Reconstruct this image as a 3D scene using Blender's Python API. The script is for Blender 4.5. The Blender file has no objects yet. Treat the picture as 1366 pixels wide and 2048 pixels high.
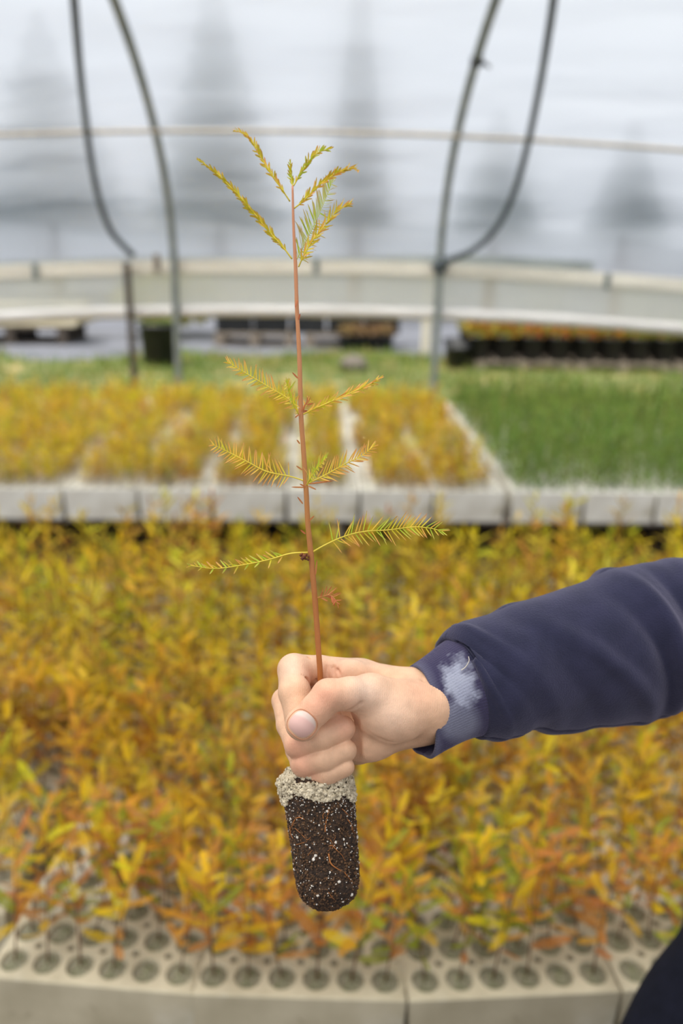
import bpy, bmesh, math, random
import numpy as np
from mathutils import Vector, Matrix, noise
from mathutils.bvhtree import BVHTree

SC = bpy.context.scene
COL = SC.collection
PI = math.pi
R = math.radians
V = Vector

# ------------------------------------------------------------------ camera
F = 1720.0                       # focal length in pixels of the 1366x2048 frame
CAM = V((0, 0, 1.55))
_ps, _th, _ro = R(1.75), R(-17.55), R(0.95)
FWD = V((math.sin(_ps) * math.cos(_th), math.cos(_ps) * math.cos(_th), math.sin(_th)))
_r0 = V((math.cos(_ps), -math.sin(_ps), 0))
_u0 = _r0.cross(FWD)
RIGHT = _r0 * math.cos(_ro) + _u0 * math.sin(_ro)
UP = _u0 * math.cos(_ro) - _r0 * math.sin(_ro)
D0 = F / 3100                       # distance at which the hand holds the seedling
cam_d = bpy.data.cameras.new('camera')
cam = bpy.data.objects.new('camera', cam_d)
COL.objects.link(cam)
cam.matrix_world = Matrix(((RIGHT.x, UP.x, -FWD.x, CAM.x), (RIGHT.y, UP.y, -FWD.y, CAM.y),
                           (RIGHT.z, UP.z, -FWD.z, CAM.z), (0, 0, 0, 1)))
cam_d.sensor_fit = 'VERTICAL'
cam_d.sensor_height = 36
cam_d.sensor_width = 24
cam_d.lens = 36 * F / 2048
cam_d.clip_start = 0.02
cam_d.clip_end = 300
cam_d.dof.use_dof = True
cam_d.dof.focus_distance = D0 - 0.022
cam_d.dof.aperture_fstop = 4.1
SC.camera = cam

# ------------------------------------------------------------------ world, exposure
w = bpy.data.worlds.new('world')
SC.world = w
w.use_nodes = True
nt = w.node_tree
nt.nodes.clear()
wo = nt.nodes.new('ShaderNodeOutputWorld')
bg = nt.nodes.new('ShaderNodeBackground')
tc = nt.nodes.new('ShaderNodeTexCoord')
sx = nt.nodes.new('ShaderNodeSeparateXYZ')
rp = nt.nodes.new('ShaderNodeValToRGB')
rp.color_ramp.elements[0].position = 0.0
rp.color_ramp.elements[0].color = (0.80, 0.83, 0.88, 1)
rp.color_ramp.elements[1].position = 1.0
rp.color_ramp.elements[1].color = (1.0, 0.99, 0.96, 1)
e = rp.color_ramp.elements.new(0.25)
e.color = (0.84, 0.87, 0.92, 1)
nt.links.new(tc.outputs['Generated'], sx.inputs[0])
nt.links.new(sx.outputs['Z'], rp.inputs[0])
nt.links.new(rp.outputs[0], bg.inputs[0])
nt.links.new(bg.outputs[0], wo.inputs[0])
bg.inputs[1].default_value = 0.68
sun_d = bpy.data.lights.new('sun', 'SUN')
sun = bpy.data.objects.new('sun', sun_d)
COL.objects.link(sun)
sun_d.energy = 5.2
sun_d.angle = R(45)
sun_d.color = (1.0, 0.96, 0.88)
sun.rotation_euler = (R(12), R(-20), 0)   # veiled sun, high and behind the viewer's left shoulder
SC.view_settings.view_transform = 'Standard'
SC.view_settings.look = 'None'
SC.view_settings.gamma = 1
SC.view_settings.use_curve_mapping = False
SC.view_settings.exposure = 0.45
try:
    SC.cycles.use_denoising = True
    SC.cycles.transparent_max_bounces = 16
    SC.cycles.max_bounces = 8
except Exception:
    pass

# ------------------------------------------------------------------ helpers
def ray(px, py):
    return FWD + RIGHT * ((px - 683) / F) - UP * ((py - 1024) / F)

def at_z(px, py, z):
    r = ray(px, py)
    return CAM + r * ((z - CAM.z) / r.z)

def at_y(px, py, y):
    r = ray(px, py)
    return CAM + r * ((y - CAM.y) / r.y)

def HP(x, y, wmm=0.0):
    """a point of the hand / seedling region; wmm = millimetres in front of the seedling's depth"""
    return CAM + ray(x, y) * (D0 - wmm / 1000.0)

def lin(c):
    return tuple(((v / 255) / 12.92 if v / 255 <= 0.04045 else ((v / 255 + 0.055) / 1.055) ** 2.4) for v in c)

def in_view(p, margin=0.12):
    d = p - CAM
    z = d.dot(FWD)
    if z < 0.2:
        return False
    x = d.dot(RIGHT) / z * F / 683
    y = d.dot(UP) / z * F / 1024
    return abs(x) < 1 + margin and abs(y) < 1 + margin

def tag(o, label=None, cat=None, group=None, kind=None):
    if label: o['label'] = label
    if cat: o['category'] = cat
    if group: o['group'] = group
    if kind: o['kind'] = kind
    return o

def empty(name, loc=(0, 0, 0), rz=0):
    o = bpy.data.objects.new(name, None)
    COL.objects.link(o)
    o.location = loc
    o.rotation_euler = (0, 0, rz)
    o.empty_display_size = 0.1
    return o

def link(name, me, parent=None, m=None):
    o = bpy.data.objects.new(name, me)
    COL.objects.link(o)
    if m is not None and not me.materials:
        me.materials.append(m)
    if parent is not None:
        o.parent = parent
    return o

class MB:
    def __init__(s):
        s.v = []; s.f = []; s.c = []
    def add(s, vs, fs, c=None):
        b = len(s.v)
        s.v += [tuple(p) for p in vs]
        s.f += [tuple(i + b for i in f) for f in fs]
        s.c += [c] * len(vs)
        return s
    def box(s, a, b, rz=0, piv=None):
        x0, y0, z0 = a; x1, y1, z1 = b
        vs = [V(p) for p in ((x0, y0, z0), (x1, y0, z0), (x1, y1, z0), (x0, y1, z0), (x0, y0, z1), (x1, y0, z1), (x1, y1, z1), (x0, y1, z1))]
        if rz:
            pv = V(piv) if piv else V(((x0 + x1) / 2, (y0 + y1) / 2, 0))
            m = Matrix.Rotation(rz, 3, 'Z')
            vs = [m @ (p - pv) + pv for p in vs]
        return s.add(vs, [(0, 3, 2, 1), (4, 5, 6, 7), (0, 1, 5, 4), (1, 2, 6, 5), (2, 3, 7, 6), (3, 0, 4, 7)])
    def tube(s, pts, rad, n=10, caps=True, c=None):
        pts = [V(p) for p in pts]
        if not hasattr(rad, '__len__'):
            rad = [rad] * len(pts)
        vs = []; fs = []
        t0 = (pts[1] - pts[0]).normalized()
        a = t0.cross(V((0, 0, 1)))
        if a.length < 0.1: a = t0.cross(V((1, 0, 0)))
        a.normalize()
        for i, p in enumerate(pts):
            t = (pts[min(i + 1, len(pts) - 1)] - pts[max(i - 1, 0)]).normalized()
            a = (a - t * a.dot(t)).normalized()
            b = t.cross(a)
            for k in range(n):
                q = 2 * PI * k / n
                vs.append(p + (a * math.cos(q) + b * math.sin(q)) * rad[i])
        for i in range(len(pts) - 1):
            for k in range(n):
                k2 = (k + 1) % n
                fs.append((i * n + k, i * n + k2, (i + 1) * n + k2, (i + 1) * n + k))
        if caps:
            fs.append(tuple(range(n))[::-1])
            fs.append(tuple((len(pts) - 1) * n + k for k in range(n)))
        return s.add(vs, fs, c)
    def lathe(s, prof, n=20, o=(0, 0, 0)):
        vs = []; fs = []
        for r, z in prof:
            for k in range(n):
                q = 2 * PI * k / n
                vs.append((o[0] + r * math.cos(q), o[1] + r * math.sin(q), o[2] + z))
        for i in range(len(prof) - 1):
            for k in range(n):
                k2 = (k + 1) % n
                fs.append((i * n + k, i * n + k2, (i + 1) * n + k2, (i + 1) * n + k))
        fs.append(tuple(range(n))[::-1])
        fs.append(tuple((len(prof) - 1) * n + k for k in range(n)))
        return s.add(vs, fs)
    def mesh(s, name, m=None, smooth=False):
        me = bpy.data.meshes.new(name)
        me.from_pydata(s.v, [], s.f)
        if smooth:
            me.polygons.foreach_set('use_smooth', [True] * len(me.polygons))
        if any(c is not None for c in s.c):
            ca = me.color_attributes.new('Col', 'FLOAT_COLOR', 'POINT')
            flat = []
            for c in s.c:
                c = c or (1, 1, 1)
                flat += [c[0], c[1], c[2], 1.0]
            ca.data.foreach_set('color', flat)
        me.update()
        if m: me.materials.append(m)
        return me
    def build(s, name, m, parent=None, smooth=False, bevel=0):
        o = link(name, s.mesh(name, m, smooth), parent)
        if bevel:
            b = o.modifiers.new('bevel', 'BEVEL')
            b.width = bevel; b.segments = 2; b.limit_method = 'ANGLE'
        return o

ICO = None
def ico_arrays():
    global ICO
    if ICO is None:
        bm = bmesh.new()
        bmesh.ops.create_icosphere(bm, subdivisions=1, radius=1)
        ICO = ([v.co.copy() for v in bm.verts], [tuple(v.index for v in f.verts) for f in bm.faces])
        bm.free()
    return ICO

def arr_mesh(name, verts, tris, cols, m):
    """verts (n,3), tris (k,3), cols (n,3) numpy -> mesh"""
    me = bpy.data.meshes.new(name)
    n, k = len(verts), len(tris)
    me.vertices.add(n)
    me.vertices.foreach_set('co', np.asarray(verts, np.float32).ravel())
    me.loops.add(k * 3)
    me.loops.foreach_set('vertex_index', np.asarray(tris, np.int32).ravel())
    me.polygons.add(k)
    me.polygons.foreach_set('loop_start', np.arange(0, k * 3, 3, dtype=np.int32))
    me.update(calc_edges=True)
    if cols is not None:
        ca = me.color_attributes.new('Col', 'FLOAT_COLOR', 'POINT')
        ca.data.foreach_set('color', np.hstack([cols, np.ones((n, 1))]).astype(np.float32).ravel())
    me.materials.append(m)
    return me

# ------------------------------------------------------------------ materials
def mat(name, c1, c2=None, rough=0.7, scale=8, bump=0.0, bscale=None, detail=5, metallic=0.0, spec=0.5, stretch=None, lo=0.35, hi=0.65, attr=False, coord='Object', mix=None):
    m = bpy.data.materials.new(name)
    m.use_nodes = True
    nt = m.node_tree; N = nt.nodes; L = nt.links
    p = N['Principled BSDF']
    p.inputs['Roughness'].default_value = rough
    p.inputs['Metallic'].default_value = metallic
    p.inputs['Specular IOR Level'].default_value = spec
    tc = N.new('ShaderNodeTexCoord')
    mp = N.new('ShaderNodeMapping')
    L.new(tc.outputs[coord], mp.inputs[0])
    if stretch: mp.inputs['Scale'].default_value = stretch
    if c2 is not None:
        nz = N.new('ShaderNodeTexNoise'); nz.inputs['Scale'].default_value = scale; nz.inputs['Detail'].default_value = detail
        L.new(mp.outputs[0], nz.inputs['Vector'])
        cr = N.new('ShaderNodeValToRGB')
        cr.color_ramp.elements[0].position = lo; cr.color_ramp.elements[1].position = hi
        cr.color_ramp.elements[0].color = (*lin(c1), 1); cr.color_ramp.elements[1].color = (*lin(c2), 1)
        L.new(nz.outputs[0], cr.inputs[0])
        out = cr.outputs[0]
        if mix:
            for (c3, s3, lo3, hi3) in mix:
                n3 = N.new('ShaderNodeTexNoise'); n3.inputs['Scale'].default_value = s3; n3.inputs['Detail'].default_value = 6
                L.new(mp.outputs[0], n3.inputs['Vector'])
                mr = N.new('ShaderNodeMapRange'); mr.inputs[1].default_value = lo3; mr.inputs[2].default_value = hi3
                L.new(n3.outputs[0], mr.inputs[0])
                mx = N.new('ShaderNodeMix'); mx.data_type = 'RGBA'
                L.new(mr.outputs[0], mx.inputs[0]); L.new(out, mx.inputs[6]); mx.inputs[7].default_value = (*lin(c3), 1)
                out = mx.outputs[2]
        if attr:
            at = N.new('ShaderNodeVertexColor'); at.layer_name = 'Col'
            mx = N.new('ShaderNodeMix'); mx.data_type = 'RGBA'; mx.blend_type = 'MULTIPLY'; mx.inputs[0].default_value = 1
            L.new(out, mx.inputs[6]); L.new(at.outputs[0], mx.inputs[7]); out = mx.outputs[2]
        L.new(out, p.inputs['Base Color'])
    elif attr:
        at = N.new('ShaderNodeVertexColor'); at.layer_name = 'Col'
        L.new(at.outputs[0], p.inputs['Base Color'])
    else:
        p.inputs['Base Color'].default_value = (*lin(c1), 1)
    if bump:
        nb = N.new('ShaderNodeTexNoise'); nb.inputs['Scale'].default_value = bscale or scale * 4; nb.inputs['Detail'].default_value = 6
        L.new(mp.outputs[0], nb.inputs['Vector'])
        bp = N.new('ShaderNodeBump'); bp.inputs['Strength'].default_value = bump; bp.inputs['Distance'].default_value = 0.002
        L.new(nb.outputs[0], bp.inputs['Height']); L.new(bp.outputs[0], p.inputs['Normal'])
    return m

def leaf_mat(name, trans=0.35, vary=0.010, sat=1.0):
    m = bpy.data.materials.new(name)
    m.use_nodes = True
    nt = m.node_tree; N = nt.nodes; L = nt.links
    p = N['Principled BSDF']; p.inputs['Roughness'].default_value = 0.6; p.inputs['Specular IOR Level'].default_value = 0.25
    at = N.new('ShaderNodeVertexColor'); at.layer_name = 'Col'
    hs = N.new('ShaderNodeHueSaturation'); hs.inputs['Saturation'].default_value = sat
    oi = N.new('ShaderNodeObjectInfo')
    mr = N.new('ShaderNodeMapRange'); mr.inputs[3].default_value = 0.5 - vary; mr.inputs[4].default_value = 0.5 + vary
    L.new(oi.outputs['Random'], mr.inputs[0]); L.new(mr.outputs[0], hs.inputs['Hue'])
    L.new(at.outputs[0], hs.inputs['Color'])
    tr = N.new('ShaderNodeBsdfTranslucent')
    mx = N.new('ShaderNodeMixShader'); mx.inputs[0].default_value = trans
    L.new(hs.outputs[0], p.inputs['Base Color']); L.new(hs.outputs[0], tr.inputs[0])
    L.new(p.outputs[0], mx.inputs[1]); L.new(tr.outputs[0], mx.inputs[2])
    L.new(mx.outputs[0], N['Material Output'].inputs[0])
    return m

def film_mat(name, tcol, transp=0.5, gloss=0.12, stretch=(0.5, 1, 3), haze=0.0, wave=0.7):
    m = bpy.data.materials.new(name)
    m.use_nodes = True
    nt = m.node_tree; N = nt.nodes; L = nt.links
    N.remove(N['Principled BSDF'])
    tp = N.new('ShaderNodeBsdfTransparent'); tp.inputs[0].default_value = (0.93, 0.95, 0.97, 1)
    tl = N.new('ShaderNodeBsdfTranslucent'); tl.inputs[0].default_value = (*lin(tcol), 1)
    gl = N.new('ShaderNodeBsdfGlossy'); gl.inputs['Roughness'].default_value = 0.28; gl.inputs[0].default_value = (0.9, 0.92, 0.95, 1)
    df = N.new('ShaderNodeBsdfDiffuse'); df.inputs[0].default_value = (*lin(tcol), 1)
    tc = N.new('ShaderNodeTexCoord'); mp = N.new('ShaderNodeMapping'); mp.inputs['Scale'].default_value = stretch
    nz = N.new('ShaderNodeTexNoise'); nz.inputs['Scale'].default_value = 2.2; nz.inputs['Detail'].default_value = 4; nz.inputs['Distortion'].default_value = 0.6
    L.new(tc.outputs['Object'], mp.inputs[0]); L.new(mp.outputs[0], nz.inputs['Vector'])
    bp = N.new('ShaderNodeBump'); bp.inputs['Strength'].default_value = wave; bp.inputs['Distance'].default_value = 0.10
    L.new(nz.outputs[0], bp.inputs['Height'])
    for s in (gl, df, tl):
        L.new(bp.outputs[0], s.inputs['Normal'])
    m1 = N.new('ShaderNodeMixShader'); m1.inputs[0].default_value = 0.3
    L.new(tl.outputs[0], m1.inputs[1]); L.new(df.outputs[0], m1.inputs[2])
    m2 = N.new('ShaderNodeMixShader'); m2.inputs[0].default_value = gloss
    L.new(m1.outputs[0], m2.inputs[1]); L.new(gl.outputs[0], m2.inputs[2])
    m3 = N.new('ShaderNodeMixShader')
    # film is a little cloudier where grime has settled
    n2 = N.new('ShaderNodeTexNoise'); n2.inputs['Scale'].default_value = 0.8; n2.inputs['Detail'].default_value = 3
    L.new(mp.outputs[0], n2.inputs['Vector'])
    mr = N.new('ShaderNodeMapRange'); mr.inputs[1].default_value = 0.3; mr.inputs[2].default_value = 0.7
    mr.inputs[3].default_value = transp - 0.12; mr.inputs[4].default_value = transp + 0.12
    L.new(n2.outputs[0], mr.inputs[0]); L.new(mr.outputs[0], m3.inputs[0])
    L.new(m2.outputs[0], m3.inputs[1])
    rf = N.new('ShaderNodeBsdfRefraction'); rf.inputs['Roughness'].default_value = 0.75; rf.inputs['IOR'].default_value = 1.06; rf.inputs[0].default_value = (0.9, 0.93, 0.97, 1)
    m4 = N.new('ShaderNodeMixShader'); m4.inputs[0].default_value = haze
    L.new(tp.outputs[0], m4.inputs[1]); L.new(rf.outputs[0], m4.inputs[2])
    L.new(m4.outputs[0], m3.inputs[2])
    L.new(m3.outputs[0], N['Material Output'].inputs[0])
    return m

M = {}
M['film'] = film_mat('film', (206, 213, 226), 0.32, 0.12)
M['film_hazy'] = film_mat('hazy_film', (196, 202, 213), 0.55, 0.12, (0.4, 1, 2.2), 0.85, 0.5)
M['skirt'] = film_mat('skirt_film', (222, 221, 216), 0.12, 0.06, (2, 1, 0.6), 0, .3)
M['galv'] = mat('galvanised_steel', (112, 120, 117), (140, 145, 141), 0.5, 14, metallic=0.25, bump=0.1)
M['blackpipe'] = mat('black_pipe', (40, 47, 52), (70, 79, 84), 0.5, 6)
M['darkpost'] = mat('weathered_post', (58, 50, 44), (84, 74, 64), 0.7, 10)
M['whitewood'] = mat('whitewashed_wood', (226, 220, 206), (200, 194, 180), 0.7, 5, stretch=(0.4, 4, 4), bump=0.2)
M['greywood'] = mat('grey_wood', (150, 138, 124), (104, 94, 84), 0.85, 6, stretch=(0.5, 4, 4), bump=0.3)
M['lightwood'] = mat('pale_wood', (222, 212, 186), (196, 184, 158), 0.8, 6, stretch=(0.5, 4, 4), bump=0.3)
M['foam'] = mat('dirty_foam', (200, 189, 162), (174, 163, 136), 0.8, 9, bump=0.25, bscale=160,
                mix=[((150, 146, 120), 5, 0.60, 0.80), ((132, 116, 92), 32, 0.64, 0.76), ((222, 216, 200), 3, 0.52, 0.66)])
M['foam_bright'] = mat('brightened_foam', (238, 234, 222), (218, 212, 198), 0.8, 9, bump=0.25, bscale=160, mix=[((178, 168, 142), 5, 0.62, 0.8)])  # foam with extra brightness put into its colour, lifting shaded upright faces
M['grit'] = mat('grit', (164, 158, 134), (92, 86, 68), 0.9, 260, bump=0.9, bscale=300, detail=4,
                mix=[((196, 192, 172), 420, 0.58, 0.66), ((60, 54, 40), 60, 0.58, 0.7), ((104, 112, 66), 22, 0.56, 0.72)])
M['soil'] = mat('dark_soil', (58, 46, 36), (88, 72, 56), 0.95, 5, bump=0.6, bscale=60, coord='Object')
M['bark'] = mat('bark', (92, 58, 38), (132, 86, 54), 0.8, 40)
M['leaf'] = leaf_mat('seedling_leaf')
M['gleaf'] = leaf_mat('green_leaf', 0.3, 0.015)
M['blackplastic'] = mat('black_plastic', (24, 25, 28), (38, 40, 44), 0.5, 6)
M['stone'] = mat('stone', (120, 112, 104), (86, 80, 74), 0.9, 9, bump=0.5)
M['weedmat'] = mat('weed_mat', (112, 115, 126), (90, 93, 101), 0.9, 1.4, bump=0.2, mix=[((78, 75, 72), 0.6, 0.55, 0.75)])
M['ground'] = mat('bare_ground', (106, 108, 60), (80, 96, 48), 0.95, 1.6, bump=0.6, bscale=20, mix=[((170, 148, 104), 2.3, 0.55, 0.68)])

# ------------------------------------------------------------------ ground
def grid_sheet(x0, x1, y0, y1, nx, ny, zf):
    mb = MB()
    vs = [(x0 + (x1 - x0) * i / nx, y0 + (y1 - y0) * j / ny, zf(x0 + (x1 - x0) * i / nx, y0 + (y1 - y0) * j / ny)) for j in range(ny + 1) for i in range(nx + 1)]
    fs = [(j * (nx + 1) + i, j * (nx + 1) + i + 1, (j + 1) * (nx + 1) + i + 1, (j + 1) * (nx + 1) + i) for j in range(ny) for i in range(nx)]
    return mb.add(vs, fs)

g = grid_sheet(-9, 9, -3, 6.75, 30, 18, lambda x, y: 0.0).build('floor', M['soil'])
tag(g, 'dark bare soil floor between the seedling beds', kind='structure')
g = grid_sheet(-40, 40, 6.75, 70, 60, 50, lambda x, y: -0.004 + 0.012 * noise.noise(V((x * .4, y * .4, 0)))).build('ground', M['weedmat'])
tag(g, 'grey ground cloth outside the greenhouse', kind='structure')

def verge_edge(x):
    return 11.9 + 0.45 * math.sin(x * 0.9 + 1.2) + 0.35 * math.sin(x * 2.3)
mb = MB(); nx, ny = 60, 14
vs = []
for j in range(ny + 1):
    for i in range(nx + 1):
        x = -9 + 18 * i / nx
        y = 6.72 + (verge_edge(x) - 6.72) * j / ny
        vs.append((x, y, 0.02 + 0.03 * math.sin(PI * j / ny) + 0.015 * noise.noise(V((x, y, 3)))))
mb.add(vs, [(j * (nx + 1) + i, j * (nx + 1) + i + 1, (j + 1) * (nx + 1) + i + 1, (j + 1) * (nx + 1) + i) for j in range(ny) for i in range(nx)])
tag(mb.build('ground', M['ground'], smooth=True), 'patchy grass verge beyond the greenhouse wall', kind='structure')

# ------------------------------------------------------------------ greenhouse shell
YW = 6.62                                       # inside face of the back wall
def sag(x): return -0.0125 * (x - 0.05) ** 2    # the rails bow a little along the wall
z_rail = at_y(560, 531, YW).z
z_pipe = at_y(560, 623, YW).z
EC, EA, EB = 2.52, 4.1, 1.72                    # roof ellipse: centre, half width, rise
def roof(t):                                    # t = angle from the wall (0) over the ridge (pi)
    return EC + EA * math.cos(t), z_rail + EB * math.sin(t)
t_seam = 0.53

def film_part(name, ta, tb, nt_, label, m='film'):
    mb = MB(); nx = 90
    vs = []
    for j in range(nt_ + 1):
        t = ta + (tb - ta) * j / nt_
        y, z = roof(t)
        nrm = V((0, math.cos(t) / EA, math.sin(t) / EB)).normalized()
        for i in range(nx + 1):
            x = -7 + 14 * i / nx
            wv = 0.0
            if 0 < t < PI:
                wv = 0.035 * noise.noise(V((x * 0.7, t * 11, 1.0))) + 0.015 * noise.noise(V((x * 2.1, t * 30, 4.0)))
            off = 0.05 + wv * min(1, 6 * abs(math.sin(PI * (t - ta) / (tb - ta))))
            p = V((x, y, z + sag(x))) + nrm * off
            vs.append(p)
    mb.add(vs, [(j * (nx + 1) + i, j * (nx + 1) + i + 1, (j + 1) * (nx + 1) + i + 1, (j + 1) * (nx + 1) + i) for j in range(nt_) for i in range(nx)])
    return tag(mb.build(name, M[m], smooth=True), label, kind='structure')
film_part('wall_back', 0.0, t_seam, 18, 'cloudy plastic film of the back wall above the white rail', 'film_hazy')
film_part('ceiling', t_seam, 1.2, 24, 'cloudy plastic film of the roof above the beige batten', 'film_hazy')
film_part('ceiling', 1.2, PI, 44, 'curved cloudy plastic film roof of the greenhouse')

# purlin line at the film seam
y, z = roof(t_seam)
mb = MB().tube([(x, y - 0.03, z + sag(x) - 0.02) for x in np.linspace(-5.5, 5.5, 40)], 0.014, 8)
M['rope'] = mat('seam_cord', (186, 176, 160), (166, 156, 142), 0.8, 20)
tag(mb.build('film_seam_batten', M['rope'], smooth=True), 'thin beige batten running across the film above the seedling', 'batten')

# hoops
hoop_x = [at_y(355, 700, YW).x, at_y(871, 700, YW).x]
sp = hoop_x[1] - hoop_x[0]
hoop_labels = ['grey steel hoop and post right of the dark post', 'grey steel hoop carrying a small dark clip, over the green bed']
def hoop(x, label):
    pts = [(x, YW, 0.0), (x, YW, 0.5), (x, YW, 1.0)] + [(x, roof(t)[0], roof(t)[1]) for t in np.linspace(0.0, PI, 48)] + [(x, EC - EA, 1.0), (x, EC - EA, 0.0)]
    o = MB().tube(pts, 0.027, 12).build('greenhouse_hoop', M['galv'], smooth=True)
    tag(o, label, 'hoop', 'steel hoops of the greenhouse')
    return o
h1 = hoop(hoop_x[0], hoop_labels[0])
h2 = hoop(hoop_x[1], hoop_labels[1])
h3 = hoop(hoop_x[1] + sp + 0.03, 'grey steel hoop post at the right edge of the photo')
# clip on the second hoop
yc, zc = roof(0.98)
pc = None
best = 1e9
for t in np.linspace(0.2, 1.6, 200):
    yy, zz = roof(t)
    d = V((hoop_x[1], yy, zz)) - CAM
    py = 1024 - F * d.dot(UP) / d.dot(FWD)
    if abs(py - 120) < best: best = abs(py - 120); pc = V((hoop_x[1], yy, zz))
mb = MB().box((pc.x - 0.03, pc.y - 0.032, pc.z - 0.035), (pc.x + 0.034, pc.y + 0.03, pc.z + 0.015))
mb.tube([(pc.x + 0.02, pc.y - 0.03, pc.z - 0.01), (pc.x + 0.075, pc.y - 0.04, pc.z - 0.045)], 0.01, 8)
mb.build('pipe_clip', M['blackplastic'], h2, bevel=0.004)['label'] = 'small dark clip with a short spur'

def curve_pts(ctrl, n=40):
    """Catmull-Rom through control points"""
    P = [V(c) for c in ctrl]
    P = [P[0] * 2 - P[1]] + P + [P[-1] * 2 - P[-2]]
    out = []
    segs = len(P) - 3
    for s in range(segs):
        p0, p1, p2, p3 = P[s:s + 4]
        k = max(2, n // segs)
        for i in range(k + (1 if s == segs - 1 else 0)):
            t = i / k
            out.append(0.5 * ((2 * p1) + (p2 - p0) * t + (2 * p0 - 5 * p1 + 4 * p2 - p3) * t * t + (3 * p1 - p0 - 3 * p2 + p3) * t ** 3))
    return out

# bent pipes that curve up from the rail, just inside the film
def on_roof(px, py, inset):
    last = None
    for t in np.linspace(-0.02, 1.9, 500):
        y, z = roof(max(t, 0)); y -= inset * math.cos(max(t, 0)); z -= inset * math.sin(max(t, 0))
        p = V((0, y, z)); q = at_y(px, py, y)
        if q.z <= z: return q
        last = q
    return last
def bent(ctrl, label, m):
    pts = curve_pts([on_roof(px, py, ins) for px, py, ins in ctrl], 60)
    return tag(MB().tube(pts, 0.022, 12).build('bent_pipe', m, smooth=True), label, 'pipe')
bent([(878, 524, .06), (905, 517, .07), (950, 497, .08), (995, 452, .08), (1030, 380, .08), (1055, 290, .08), (1078, 180, .08), (1095, 80, .08), (1107, 0, .08), (1120, -120, .08), (1130, -240, .08)],
     'dark bent pipe curving up to the right from the hoop joint', M['blackpipe'])
bent([(268, 512, .05), (252, 497, .06), (222, 462, .08), (200, 405, .08), (184, 330, .08), (170, 230, .08), (158, 120, .08), (148, 0, .08), (136, -120, .08), (126, -240, .08)],
     'black bent pipe curving up above the dark post', M['blackpipe'])
# dark post
p0 = at_y(254, 540, YW - 0.02); p1 = at_y(271, 790, YW - 0.02)
tag(MB().tube([p0 + (p0 - p1) * 0.06, p0, p1, p1 + (p1 - p0) * ((p1.z + 0.0) / (p0.z - p1.z))], 0.026, 10).build('wall_post', M['darkpost'], smooth=True),
    'slim dark brown post left of the grey hoop post', 'post')
# blue-grey joint clamp at hoop two
jc = V((hoop_x[1], YW - 0.01, z_rail + 0.02 + sag(hoop_x[1])))
MB().tube([jc - V((0, 0, 0.045)), jc + V((0, 0, 0.045))], 0.042, 12).build('joint_clamp', M['blackpipe'], h2, smooth=True)
MB().box(tuple(jc + V((-0.06, -0.03, -0.015))), tuple(jc + V((0.06, 0.03, 0.02)))).build('joint_clamp', M['blackpipe'], h2, bevel=0.004)

# hip rail: board pieces end to end, a grey-green strip behind
rail = empty('hip_rail', (0, YW, z_rail))
tag(rail, 'long whitewashed wooden rail running along the back wall', 'rail')
cuts = [-5.2, at_y(70, 545, YW).x, at_y(312, 530, YW).x, hoop_x[1] - 0.01, at_y(1217, 565, YW).x, 5.2]
for a, b in zip(cuts[:-1], cuts[1:]):
    n = 8; mb = MB(); vs = []
    for i in range(n + 1):
        x = a + 0.006 + (b - a - 0.012) * i / n
        zc_ = sag(x) - 0.008
        vs += [(x, 0.035, zc_ - 0.048), (x, 0.035, zc_ + 0.048), (x, 0.085, zc_ + 0.048), (x, 0.085, zc_ - 0.048)]
    fs = [(0, 1, 2, 3), tuple(n * 4 + k for k in (3, 2, 1, 0))]
    for i in range(n):
        for k in range(4):
            fs.append((i * 4 + k, i * 4 + (k + 1) % 4, (i + 1) * 4 + (k + 1) % 4, (i + 1) * 4 + k)[::-1])
    mb.add(vs, fs).build('board', M['whitewood'], rail, bevel=0.004)
M['strip'] = mat('grey_green_strip', (186, 190, 172), (160, 164, 148), 0.8, 6)
mb = MB(); n = 24; vs = []
xa, xb = -5.2, at_y(1190, 545, YW).x
for i in range(n + 1):
    x = xa + (xb - xa) * i / n
    hgt = 0.052 + 0.05 * max(0, min(1, (x - 0.1) / 1.2))
    zc_ = sag(x)
    vs += [(x, 0.06, zc_ + 0.03), (x, 0.06, zc_ + hgt + 0.01), (x, 0.1, zc_ + hgt + 0.01), (x, 0.1, zc_ + 0.03)]
fs = [(0, 1, 2, 3), tuple(n * 4 + k for k in (3, 2, 1, 0))]
for i in range(n):
    for k in range(4):
        fs.append((i * 4 + k, i * 4 + (k + 1) % 4, (i + 1) * 4 + (k + 1) % 4, (i + 1) * 4 + k)[::-1])
mb.add(vs, fs).build('backing_strip', M['strip'], rail)
for px_, py_ in ((68, 543), (312, 525), (1217, 563), (632, 533)):
    p = at_y(px_, py_, YW)
    MB().box((p.x - 0.022, 0.02, p.z - z_rail - 0.06), (p.x + 0.022, 0.036, p.z - z_rail + 0.06)).build('strap', M['galv'] if px_ != 312 else M['greywood'], rail, bevel=0.003)

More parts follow.
